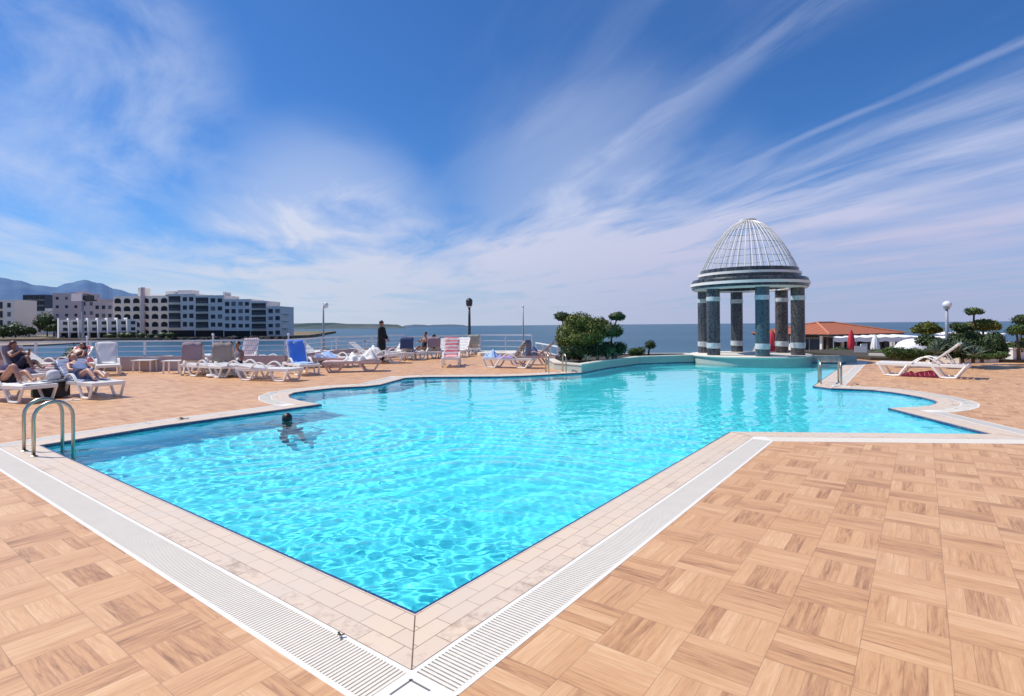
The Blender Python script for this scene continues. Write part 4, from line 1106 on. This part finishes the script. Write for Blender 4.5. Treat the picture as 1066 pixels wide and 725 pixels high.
TOP = [('pelvis', 'waist'), ('waist', 'chest'), ('chest', 'shl'), ('chest', 'shr')]
# man in black, standing, looking down
J = dict(pelvis=(0, 0, .96), waist=(0, 0, 1.12), chest=(0, -.01, 1.38), neck=(0, .0, 1.54), hd=(.01, -.04, 1.66), shl=(.0, -.19, 1.46), shr=(.0, .19, 1.46), ell=(.03, -.24, 1.18), elr=(.03, .24, 1.18), wrl=(.20, -.16, 1.0), wrr=(.20, .14, 1.0),
         hipl=(0, -.10, .88), hipr=(0, .10, .88), knl=(.03, -.11, .49), knr=(-.02, .11, .49), anl=(.0, -.11, .08), anr=(-.05, .12, .08), tol=(.16, -.13, .03), tor=(.11, .14, .03))
x, y = g(397.5, 377.5)
M['blackshirt'] = M['blackcloth']
man = person('man in black clothes standing behind the loungers, looking down', (x, y, 0), R(-10), J, 'skin2', 'hair_dark', 'short',
       [('shirt', 'blackcloth', TOP+[('shl', 'ell'), ('shr', 'elr'), ('ell', 'wrl'), ('elr', 'wrr')], .045)], face=(1, 0, -.45))
rb = MB(); prof = [(.60, .17, .25), (.80, .165, .245), (1.0, .155, .235), (1.18, .145, .225), (1.36, .145, .235), (1.46, .12, .21), (1.53, .065, .08)]
for z, rx, ry in prof:
    for k in range(20):
        a = 2*math.pi*k/20; w_ = 1+(.05*math.sin(a*5+z*3) if z < 1.1 else 0); rb.v.append((rx*w_*math.cos(a), ry*w_*math.sin(a), z))
for i in range(len(prof)-1):
    for k in range(20): rb.face((i*20+k, i*20+(k+1) % 20, (i+1)*20+(k+1) % 20, (i+1)*20+k))
rb.build('long_shirt', M['blackcloth'], man, smooth=True)
tr_ = MB()
for a in 'lr': tr_.tube([J['hip'+a], J['kn'+a], J['an'+a]], [.12, .10, .095], 14)
tr_.build('trousers', M['blackcloth'], man, smooth=True)
man.scale = (1.04, 1.04, 1.04)
def recline(back, bend=.0, armup=0, side=0):
    d = Vector((math.cos(R(back)), 0, math.sin(R(back)))); h = Vector((.16, 0, SEATZ+.14)); nrm = Vector((-math.sin(R(back)), 0, math.cos(R(back))))
    ch = h+d*.42; nk = h+d*.56; hd = nk+d*.14+nrm*.02
    J = dict(pelvis=h, waist=h+d*.16, chest=ch, neck=nk, hd=hd)
    for s_, a in ((1, 'l'), (-1, 'r')):
        sh = ch+d*.06+Vector((0, .18*s_, 0)); J['sh'+a] = sh
        if armup: J['el'+a] = sh+nrm*.12-d*.20+Vector((0, .05*s_, 0)); J['wr'+a] = sh+nrm*.36-d*.16+Vector((0, -.06*s_, 0))
        else: J['el'+a] = sh-d*.26+Vector((0, .06*s_, .01)); J['wr'+a] = sh-d*.42+Vector((0, -.02*s_, .10))
        J['hip'+a] = h+Vector((-.05, .095*s_, 0)); b = bend if a == 'l' else bend*.45
        J['kn'+a] = h+Vector((-.42, .11*s_, .02+b)); J['an'+a] = Vector((-.42-.36+(.14*b/.3), .10*s_, SEATZ+.09))+Vector((.16, 0, 0)); J['to'+a] = J['an'+a]+Vector((-.07, .02*s_, .13 if b < .1 else .02))
    return {k: tuple(v) for k, v in J.items()}
def on(lg, label, J, **k): return person(label, tuple(lg.location), lg.rotation_euler.z, J, **k)
M['redtop'] = M['redcloth']; M['darkdress'] = simple('dark_dress', (.03, .03, .06), .9, .3); M['swim'] = simple('swimsuit', (.02, .02, .03), .7, .2)
SH = [('pelvis', 'hipl'), ('pelvis', 'hipr')]
on(Lp, 'sunbather in a printed blue top reclining with legs stretched, left side', recline(32, .12), hair='hair_red', hairlen='long', face=(-.8, 0, .6), up=(.6, 0, .8), clothes=[('top', 'flower', TOP, .022), ('shorts', 'flower', SH+[('hipl', 'knl'), ('hipr', 'knr')][:0], .03)])
on(Lq, 'bare-skinned sunbather lying flat on the lounger at the left edge', recline(12, .30), hair='hair_dark', face=(-.2, 0, 1), up=(1, 0, .2), clothes=[('shorts', 'swim', SH, .016)])
on(Lr, 'auburn-haired reader sitting upright in dark clothes at the left edge', recline(62, .30, 1), skin='skin2', hair='hair_red', hairlen='long', face=(-1, 0, -.3), clothes=[('dress', 'darkdress', TOP+SH+[('hipl', 'knl'), ('hipr', 'knr')], .02)])
on(Ls, 'person with dark hair resting on the red striped towel behind the blue sunbather', recline(45, .1), skin='skin2', hair='hair_dark', hairlen='long', face=(-.7, 0, .5), up=(.5, 0, .8), clothes=[('swimsuit', 'swim', TOP[:2]+SH, .012)])
sitJ = recline(78, .10, 1)
on(Li, 'tanned woman with tied hair sitting upright on a lounger near the sea', sitJ, skin='skin2', hair='hair_dark', hairlen='bun', face=(-1, 0, -.2), clothes=[('swimsuit', 'swim', TOP[:2]+SH, .012)])
on(Lj, 'person lying behind the dull mauve towel with dark hair showing', recline(56, .1), skin='skin2', hair='hair_dark', face=(-.8, 0, .5), up=(.5, 0, .8), clothes=[('top', 'darkdress', TOP, .015)])
for i, (u, lb, mt) in enumerate(((229, 'left of three people sitting low behind the mauve loungers, violet top', 'purple'), (236, 'middle of three people sitting behind the grey-brown lounger', 'darkdress'), (243, 'right of three people sitting behind the grey-brown lounger, pale top', 'mauvetowel'))):
    x, y = g(u, 389.3)
    ss = {k: (v[0], v[1], v[2]) for k, v in recline(80, .12).items()}
    person(lb, (x, y, -.20), R(100-8*i), ss, 'skin2', 'hair_dark', 'short', [('top', mt, TOP, .02), ('trousers', 'darkdress', SH+[('hipl', 'knl'), ('hipr', 'knr')], .02)], face=(-1, 0, 0))
    tag(MB().box((0, 0, .11), (.5, .38, .22)).build('stool', M['railpaint'], loc=(x, y+.05, 0), bevel=.01), ['white block stool under the violet-topped sitter', 'white block stool under the middle sitter', 'white block stool under the pale-topped sitter'][i], 'stool')
# swimmer: only head and shoulders above the water
x, y = g(299, 438, WZ)
sj = dict(pelvis=(-.5, 0, -.42), waist=(-.38, 0, -.34), chest=(-.16, 0, -.20), neck=(-.02, 0, -.08), hd=(.03, 0, .045), shl=(-.10, .18, -.19), shr=(-.10, -.18, -.19), ell=(.12, .34, -.22), elr=(.12, -.34, -.22), wrl=(.35, .22, -.20), wrr=(.35, -.22, -.20),
          hipl=(-.54, .1, -.44), hipr=(-.54, -.1, -.44), knl=(-.85, .14, -.62), knr=(-.85, -.14, -.62), anl=(-1.2, .12, -.62), anr=(-1.2, -.12, -.62), tol=(-1.34, .12, -.66), tor=(-1.34, -.12, -.66))
person('swimmer with dark hair, only the head above the pool water', (x, y, WZ-.085), R(118), sj, 'skin2', 'hair_dark', 'short', [('shorts', 'swim', SH, .015)], face=(1, 0, .1), headc=(.03, 0, .085))

# ------------------------------------------------------------------ right garden
curb = [g(905, 373.0), g(940, 374.3), g(975, 377.3), g(1000, 378.6), g(1035, 377.6), g(1052, 376), g(1072, 375)]
cb = MB()
for a, b in zip(curb, curb[1:]): cb.bar((*a, .11), (*b, .11), .20, .22)
tag(cb.build('garden_kerb', M['cream']), 'low cream kerb curving along the garden behind the white lounger', 'kerb')
x, y = g(1064, 377.5); bw = MB().box((0, 0, .26), (1.0, .7, .52)); bw.box((0, 0, .54), (1.06, .76, .05)); tag(bw.build('white_block_wall', M['white'], loc=(x+.1, y+.3, 0)), 'square white wall block at the right edge of the photo', 'wall')
struct(MB().prism([(15.1, 23.2), (17.0, 22.0), (20.4, 20.8), (24, 21.5), (34, 22.5), (34, 30), (15, 30)], -1, .12).build('garden_bed', M['soil']))
def garden(name, label, lst, n, size, mat, Y, cat='shrub', ub=None, seed=0, group=None, zb_=.12, trunk=True):
    u0 = ub if ub else lst[0][0]; pb = at(u0, 370, Y); base = (pb[0], Y, zb_)
    B = bl(base, [(u, v, ru, rv, Y+(dy if dy else 0)) for (u, v, ru, rv, dy) in lst]); c = B[0][0]
    return tree(name, label, cat, base, B, n, size, M[mat], [([(0, 0, -.05), (c[0]*.4, c[1]*.3, max(.1, c[2]*.5)), (c[0], c[1], c[2])], .06, .025)] if trunk else None, seed=seed, group=group)
garden('hedge', 'bright green low hedge left of the right lounger', [(928, 368, 8, 6, 0), (940, 368, 9, 6.5, 0), (952, 368.5, 9, 6, 0), (963, 369, 8, 6, 0)], 5000, .08, 'leaf_mid', 19.6, 'hedge', seed=31, trunk=False)
garden('garden_shrub', 'dark dense shrub directly behind the white lounger', [(975, 361, 12, 9, 0), (965, 355, 9, 6, .3), (990, 364, 12, 9, 0)], 6000, .09, 'leaf_dark', 19.3, seed=32, trunk=False)
garden('garden_shrub', 'dark shrub right of the globe lamp above the kerb', [(1003, 362, 13, 11, 0), (1010, 352, 11, 7, .3), (995, 353, 9, 6, .5)], 7000, .09, 'leaf_dark', 19.2, seed=33, trunk=False)
garden('garden_shrub', 'big dark shrub with green foot at the kerb near the right edge', [(1030, 360, 16, 11, 0), (1037, 353, 10, 8, .3), (1020, 366, 13, 7, -.2), (1042, 366, 8, 6, -.2)], 8000, .09, 'leaf_dark', 19.2, seed=34, trunk=False)
garden('garden_shrub', 'sunlit green shrub low along the curved kerb', [(1025, 371, 14, 3.6, 0), (1040, 370, 10, 4, .1)], 2600, .07, 'leaf_mid', 18.6, seed=35, trunk=False)
garden('garden_shrub', 'green shrub beside the white block at the right edge', [(1060, 361, 13, 6, 0), (1072, 358, 12, 8, .3)], 4200, .08, 'leaf_mid', 21.5, seed=36, trunk=False)
garden('umbrella_pine', 'flat-topped yellow-green crown left of the globe lamp', [(965, 342, 12.5, 6, 0), (955, 343.5, 6, 4, 0), (974, 343, 7, 4, 0)], 3400, .10, 'leaf_olive', 20.5, 'topiary tree', ub=970, seed=37)
garden('ball_topiary', 'topmost small ball crown on a stem right of the globe lamp', [(1014, 324, 8.5, 4.5, 0), (1009, 325.5, 4, 3, 0), (1020, 325, 4.5, 3, 0)], 1500, .08, 'leaf_mid', 20.3, 'topiary tree', ub=1013, seed=38)
garden('umbrella_pine', 'wide spreading olive crown under the small ball crown', [(1024, 338.5, 13, 6.5, 0), (1010, 339.5, 9, 5, .1), (1035, 340, 7, 4.5, 0)], 4200, .095, 'leaf_olive', 20.4, 'topiary tree', ub=1022, seed=39)
garden('umbrella_pine', 'dark spreading crown just right of the globe lamp', [(1000, 341, 9, 5.5, 0), (1004, 346, 9, 4, 0)], 2200, .09, 'leaf_dark', 20.0, 'topiary tree', ub=1002, seed=40)
garden('ball_topiary', 'upper crown of clipped leaves at the right edge', [(1063, 333, 8, 5.5, 0), (1070, 334, 7, 5, 0)], 1700, .08, 'leaf_dark', 21.8, 'topiary tree', ub=1062, seed=41)
garden('ball_topiary', 'lower wide clipped crown at the right edge', [(1058, 343.5, 9, 6.5, 0), (1068, 344, 9, 6, 0)], 2400, .08, 'leaf_mid', 21.2, 'topiary tree', ub=1061, seed=42)
def agave(label, u, v, Y, s, seed):
    p = at(u, v, Y); mb = MB(); q = random.Random(seed)
    for k in range(34):
        a = q.uniform(0, 6.28); e = q.uniform(.2, 1.4); l = s*q.uniform(.7, 1.1); d = Vector((math.cos(a)*math.cos(e), math.sin(a)*math.cos(e), math.sin(e)))
        mb.tube([(0, 0, 0), d*l*.5, d*l+Vector((0, 0, -.08*s))], [.035*s, .045*s, .004], 4)
    tag(mb.build('agave', M['leaf_agave'], loc=(p[0], Y, max(.12, p[2]))), label, 'plant')
agave('spiky grey agave in front of the dark shrub left of the globe lamp', 975, 368, 18.9, .55, 1)
agave('spiky grey agave right of the globe lamp between dark shrubs', 998, 366, 18.7, .5, 2)
agave('spiky pale agave near the kerb below the wide olive crown', 1014, 371, 18.4, .42, 3)

# ------------------------------------------------------------------ lower terrace with the restaurant
struct(MB().prism([(16.0, 27.6), (34, 30.5), (60, 32), (60, 70), (31, 70), (20, 46), (16, 36)], -6, -.9).build('lower_terrace', simple('paving', (.40, .33, .28), .9, .15, .8)))
C = Vector((22.97, 40.0)); dr = Vector((.906, .423)); dl = Vector((-.423, .906)); ang = math.atan2(dr.y, dr.x)
rs = thing('restaurant', 'low restaurant with a red clay tile hip roof beyond the pool', 'restaurant', (C.x, C.y, -.9), ang)
# local: x along the right-going front, y along the left-going side
LX, LY, EZ, RZ = 8.4, 6.2, 1.65, 2.50
rm = MB(); o_ = .35
ev = [(-o_, -o_, EZ), (LX+o_, -o_, EZ), (LX+o_, LY+o_, EZ), (-o_, LY+o_, EZ)]; r1_, r2_ = (LY/2, LY/2, RZ), (LX-LY/2-.2, LY/2, RZ)
def rf_face(pts, ax):
    b = len(rm.v); rm.v += pts; rm.face(range(b, b+len(pts)), [((p[ax]), p[2]*2) for p in pts])
rf_face([ev[0], ev[1], r2_, r1_], 0); rf_face([ev[1], ev[2], r2_], 1); rf_face([ev[2], ev[3], r1_, r2_], 0); rf_face([ev[3], ev[0], r1_], 1)
roof = rm.build('roof', M['roof'], rs)
rc = MB(); 
for a, b in ((ev[0], r1_), (ev[1], r2_), (ev[2], r2_), (ev[3], r1_), (r1_, r2_)): rc.tube([(a[0], a[1], a[2]+.03), (b[0], b[1], b[2]+.03)], .075, 6)
rc.build('ridge_tiles', simple('ridge_clay', (.52, .20, .11), .8, .2), roof)
MB().box((LX/2, LY/2, EZ-.06), (LX+.5, LY+.5, .12)).build('fascia', simple('dark_wood', (.07, .045, .035), .7, .2), rs)
MB().box((LX/2, LY/2+.3, EZ/2-.1), (LX-.6, LY-.8, EZ-.2)).build('wall', simple('restaurant_wall', (.20, .15, .13), .9, .2), rs)
for i in range(6): MB().box((.1+i*(LX-.2)/5, .1, EZ/2-.05), (.16, .16, EZ-.1)).build('pillar', M['wall_cream'] if i % 2 else simple('dark_wood2', (.08, .05, .04), .7, .2), rs)
for i in range(3): MB().box((.1, .6+i*(LY-1.2)/2, EZ/2-.05), (.16, .16, EZ-.1)).build('pillar', M['white'], rs)
for i in range(4): MB().box((1.1+i*2.0, .36, .85), (1.35, .08, .8)).build('window', M['glassdark'], rs)
for i in range(2): MB().box((.32, 1.6+i*2.6, .8), (.08, 1.7, .9)).build('window', M['glassdark'], rs)
def wall_board(): 
    MB().box((-.05, 2.9, .55), (.06, 1.8, .7)).build('white_screen', M['white'], rs)
wall_board()
# white canopies of the beach bar
def canopy(label, u0, u1, v, Y, dep, drop=.18):
    a, b = at(u0, v, Y), at(u1, v, Y); w = b[0]-a[0]; z = (a[2]+b[2])/2+.9
    t = thing('canopy', label, 'canopy', ((a[0]+b[0])/2, Y, -.9), 0, 'white canopies beyond the garden'); n = 7
    mb = MB()
    for i in range(n):
        x0, x1 = -w/2+w*i/n, -w/2+w*(i+1)/n; m_ = (x0+x1)/2
        for s_ in range(4):
            xa, xb = x0+(x1-x0)*s_/4, x0+(x1-x0)*(s_+1)/4; za, zb2 = z-.06*math.sin(math.pi*s_/4), z-.06*math.sin(math.pi*(s_+1)/4)
            k = len(mb.v); mb.v += [(xa, 0, za-drop), (xb, 0, zb2-drop), (xb, 0, zb2), (xa, 0, za), (xb, dep, zb2+.1), (xa, dep, za+.1)]
            mb.face((k, k+1, k+2, k+3)); mb.face((k+3, k+2, k+4, k+5))
    mb.build('awning', M['canvas'], t)
    for i in range(5):
        for yy in (.03, dep-.03): MB().tube([(-w/2+w*i/4, yy, 0), (-w/2+w*i/4, yy, z-.1)], .035, 8).build('post', M['greymetal'], t)
canopy('long white fabric canopy between the tiled roof and the garden', 868, 962, 350.8, 38.5, 3.2, .30)
canopy('farther white canopy seen behind the globe lamp', 975, 1047, 347.6, 40, 3.0, .12)
canopy('lower short white canopy behind the dark shrubs', 985, 1018, 352.3, 34, 2.0, .12)
def closed_parasol(label, u, vt, Y, mat, r=.17, z0=-.9):
    p = at(u, vt, Y); H = p[2]-z0
    t = thing('closed_parasol', label, 'parasol', (p[0], Y, z0)); MB().tube([(0, 0, 0), (0, 0, H)], .03, 8).build('pole', M['greymetal'], t)
    mb = MB(); n = 24; prof = [(r*.35, H*.34), (r*.95, H*.40), (r, H*.55), (r*.8, H*.72), (r*.6, H*.86), (r*.15, H*.98)]; b = 0
    for rr_, z in prof:
        for j in range(n):
            a = 2*math.pi*j/n; q = rr_*(1+.16*math.cos(a*8)); mb.v.append((q*math.cos(a), q*math.sin(a), z))
    for i in range(len(prof)-1):
        for j in range(n): mb.face((i*n+j, i*n+(j+1) % n, (i+1)*n+(j+1) % n, (i+1)*n+j))
    mb.build('canopy', M[mat], t, smooth=True); MB().lathe([(.3, 0), (.3, .07), (.05, .1)], n=16).build('base', M['greymetal'], t)
closed_parasol('closed red parasol in front of the restaurant roof edge', 886, 343, 36, 'redcloth', .20)
closed_parasol('closed red parasol seen between the gazebo columns', 804, 344, 35, 'redcloth', .28)
closed_parasol('closed pale parasol under the long white canopy', 911, 348, 33, 'canvas', .22)
# white rounded open parasol
p = at(953, 352.5, 27.0); t = thing('open_parasol', 'rounded white parasol left of the dark garden shrubs', 'parasol', (p[0], 27.0, -.9)); H = p[2]+.9
MB().tube([(0, 0, 0), (0, 0, H)], .035, 8).build('pole', M['white'], t)
mb = MB(); n = 32; prof = [(.92, H-.72), (.90, H-.62), (.86, H-.40), (.70, H-.20), (.45, H-.07), (.2, H-.02), (.02, H)]
for r_, z in prof:
    for j in range(n): a = 2*math.pi*j/n; q = r_*(1-.03*abs(math.sin(a*4))); mb.v.append((q*math.cos(a), q*math.sin(a), z))
for i in range(len(prof)-1):
    for j in range(n): mb.face((i*n+j, i*n+(j+1) % n, (i+1)*n+(j+1) % n, (i+1)*n+j))
mb.build('canopy', M['canvas'], t, smooth=True)
for i, (u, v, Y) in enumerate(((897, 366, 27), (904, 363, 30))):
    p = at(u, v, Y); t = thing('garden_chair', ['white chair on the lower terrace, nearer one', 'white chair on the lower terrace, farther one by the canopy'][i], 'chair', (p[0], Y, -.9), .8*i-.4, 'white chairs on the lower terrace')
    MB().box((0, 0, .55), (.55, .5, .05)).build('seat', M['resin'], t); MB().box((0, .25, .95), (.52, .05, .75)).build('backrest', M['resin'], t)
    for sx in (-1, 1):
        for sy in (-1, 1): MB().bar((sx*.24, sy*.22, 0), (sx*.23, sy*.2, .55), .045).build('leg', M['resin'], t)
bh = at(872, 364, 33)
tree('bush', 'dark bush in front of the restaurant front', 'bush', (bh[0], 33, -.9), [((0, 0, .6), (1.1, .7, .55)), ((1.2, 0, .5), (.8, .6, .5)), ((-1.1, 0, .5), (.8, .6, .45))], 1800, .13, M['leaf_dark'], seed=51)
bh = at(915, 367, 28)
tree('bush', 'low green bush below the closed pale parasol', 'bush', (bh[0], 28, -.9), [((0, 0, .75), (.8, .6, .45)), ((.9, 0, .7), (.6, .5, .4))], 1300, .11, M['leaf_mid'], seed=52)
p = at(85, 368, 22.5)
tree('bush', 'yellow-green bush rising beyond the railing at the floodlight pole', 'bush', (p[0], 21.9, -1.5), [((0, .3, p[2]+1.5), (.42, .35, .42)), ((-.3, .3, p[2]+1.2), (.35, .3, .35))], 900, .09, M['leaf_olive'], [([(0, .3, -1), (0, .3, p[2]+1.5)], .05, .02)], seed=53)

# ------------------------------------------------------------------ light, sky, camera
EL, AZ = 56, -76         # sun elevation, compass angle from +Y towards +X
w = bpy.data.worlds.new('World'); S.world = w; w.use_nodes = True
class WT(NT):
    def __init__(s): s.t = w.node_tree
W = WT(); bgn = w.node_tree.nodes['Background']
sky = W.n('ShaderNodeTexSky'); sky.sky_type = 'NISHITA'; sky.sun_disc = False; sky.sun_elevation = R(EL); sky.sun_rotation = R(AZ); sky.altitude = 0; sky.air_density = 1; sky.dust_density = .4; sky.ozone_density = 2.2
tc = W.n('ShaderNodeTexCoord'); sp = W.n('ShaderNodeSeparateXYZ'); W.l(tc.outputs['Generated'], sp.inputs[0])
X_, Y_, Z_ = sp.outputs
zc = W.math('ADD', W.math('MAXIMUM', Z_, 0.0), .035)
qx, qy = W.math('DIVIDE', X_, zc), W.math('DIVIDE', Y_, zc)
ua = W.math('ADD', W.math('MULTIPLY', qx, -.304), W.math('MULTIPLY', qy, .953))
va = W.math('ADD', W.math('MULTIPLY', qx, .953), W.math('MULTIPLY', qy, .304))
def vec(a, b, c=0.0):
    cb = W.n('ShaderNodeCombineXYZ')
    for i, x in enumerate((a, b, c)):
        if isinstance(x, (int, float)): cb.inputs[i].default_value = x
        else: W.l(x, cb.inputs[i])
    return cb.outputs[0]
def smooth(x, a, b):
    mr = W.n('ShaderNodeMapRange'); mr.interpolation_type = 'SMOOTHSTEP'; W.l(x, mr.inputs[0]); mr.inputs[1].default_value = a; mr.inputs[2].default_value = b; return mr.outputs[0]
wob = W.noise(vec(W.math('MULTIPLY', ua, .5), va), .7, 3)
vb = W.math('ADD', va, W.math('MULTIPLY', W.math('SUBTRACT', wob, .5), .9))
st1 = W.noise(vec(W.math('MULTIPLY', ua, .22), vb), 1.15, 5, .52, .35)         # broad streaks
st2 = W.noise(vec(W.math('MULTIPLY', ua, .30), vb, 4.0), 4.2, 6, .60, .6)       # fine fibres
blob = W.noise(vec(W.math('MULTIPLY', qx, .55), W.math('MULTIPLY', qy, .40), 2.0), .9, 6, .58, .8)
elev = W.math('SUBTRACT', Z_, W.math('MULTIPLY', X_, .10))
edge_ = W.noise(vec(W.math('MULTIPLY', ua, .30), vb, 9.0), 1.5, 7, .6, .5)
elev = W.math('ADD', elev, W.math('MULTIPLY', W.math('SUBTRACT', edge_, .5), .34))
low = W.math('SUBTRACT', 1.0, smooth(elev, .09, .27))
vlow = W.math('SUBTRACT', 1.0, smooth(Z_, .0, .14))
streak = smooth(W.math('ADD', st1, W.math('MULTIPLY', st2, .16)), .50, .80)
cov = W.math('MULTIPLY', low, W.math('MULTIPLY_ADD', blob, .95, .20))
cov = W.math('ADD', cov, W.math('MULTIPLY', W.math('MULTIPLY', streak, smooth(X_, -.45, .25)), W.math('MULTIPLY_ADD', low, .22, .20)))
def around(dx, dy, dz, a, b):
    d = Vector((dx, dy, dz)).normalized(); dt = W.n('ShaderNodeVectorMath', operation='DOT_PRODUCT'); W.l(tc.outputs['Generated'], dt.inputs[0]); dt.inputs[1].default_value = d
    return smooth(dt.outputs['Value'], math.cos(R(a)), math.cos(R(b)))
soft = W.noise(tc.outputs['Generated'], 6.5, 6, .56, .5)
ul = W.math('MULTIPLY', around(-.80, 1, .42, 15, 2), smooth(soft, .30, .72))
ml = W.math('MULTIPLY', around(-.34, 1, .15, 14, 0), smooth(W.noise(vec(W.math('MULTIPLY', qx, .5), W.math('MULTIPLY', qy, .3), 3), 1.6, 6), .34, .60))
mr2 = W.math('MULTIPLY', around(.16, 1, .17, 19, 0), smooth(W.noise(vec(W.math('MULTIPLY', ua, .35), vb, 5), 1.4, 6), .34, .60))
cov = W.math('ADD', cov, W.math('MULTIPLY', ul, .55)); cov = W.math('ADD', cov, W.math('MULTIPLY', ml, .52)); cov = W.math('ADD', cov, W.math('MULTIPLY', mr2, .40))
def trail(v0, wd, st, u0, u1, f):
    d = W.math('ABSOLUTE', W.math('SUBTRACT', W.math('ADD', va, W.math('MULTIPLY', W.math('SUBTRACT', st2, .5), .12)), v0))
    a = W.math('SUBTRACT', 1.0, smooth(d, 0.0, wd)); a = W.math('MULTIPLY', a, W.math('SUBTRACT', 1.0, smooth(ua, u0, u1)))
    return W.math('MULTIPLY', W.math('MULTIPLY', a, smooth(st2, .25, .6)), st)
cov = W.math('ADD', cov, trail(2.14, .06, .30, 1.6, 3.2, 1)); cov = W.math('ADD', cov, trail(1.36, .17, .22, 2.0, 5.0, 1)); cov = W.math('ADD', cov, trail(2.95, .36, .38, 3.0, 7.0, 1))
cov = W.math('MAXIMUM', cov, W.math('MULTIPLY', vlow, .92))
cov = W.math('MINIMUM', W.math('MAXIMUM', cov, 0.0), .94)
gm_ = W.n('ShaderNodeMix', data_type='RGBA', blend_type='MULTIPLY'); gm_.inputs[0].default_value = 1; W.l(sky.outputs[0], gm_.inputs[6]); gm_.inputs[7].default_value = (.37, .75, 1.24, 1)
side = smooth(X_, -.6, .7)
cl = W.mix(side, W.ramp(smooth(Z_, .0, .30), [(0, (6.0, 6.7, 8.0)), (.45, (6.8, 7.2, 8.6)), (1, (6.4, 7.3, 9.2))]), W.ramp(smooth(Z_, .0, .30), [(0, (4.2, 4.6, 6.8)), (.35, (5.5, 5.5, 7.5)), (1, (5.9, 6.5, 8.6))]))
mx = W.mix(cov, gm_.outputs[2], cl)
W.l(mx, bgn.inputs[0]); bgn.inputs[1].default_value = .1
sl = bpy.data.lights.new('sun', 'SUN'); sl.energy = 4.8; sl.angle = R(.5); sl.color = (1, .945, .86); sl.cycles.is_caustics_light = True
so = bpy.data.objects.new('sun', sl); COL.objects.link(so)
sd_ = Vector((math.sin(R(AZ))*math.cos(R(EL)), math.cos(R(AZ))*math.cos(R(EL)), math.sin(R(EL))))
so.rotation_euler = (-sd_).to_track_quat('-Z', 'Y').to_euler(); so.location = (-20, 5, 30)

cam = bpy.data.cameras.new('camera'); cam.lens = 36*F/1066; cam.sensor_width = 36; cam.shift_y = -23.6/1066; cam.clip_end = 90000; cam.clip_start = .05
co = bpy.data.objects.new('camera', cam); COL.objects.link(co); co.location = (0, 0, CAMH)
co.matrix_world = Matrix.Translation((0, 0, CAMH)) @ Matrix.Rotation(R(90), 4, 'X') @ Matrix.Rotation(-ROLL, 4, 'Z')
S.camera = co
S.view_settings.view_transform = 'Standard'; S.view_settings.look = 'None'; S.view_settings.exposure = 0; S.view_settings.gamma = 1
S.cycles.use_denoising = True
S.cycles.max_bounces = 10; S.cycles.transmission_bounces = 8; S.cycles.sample_clamp_indirect = 8
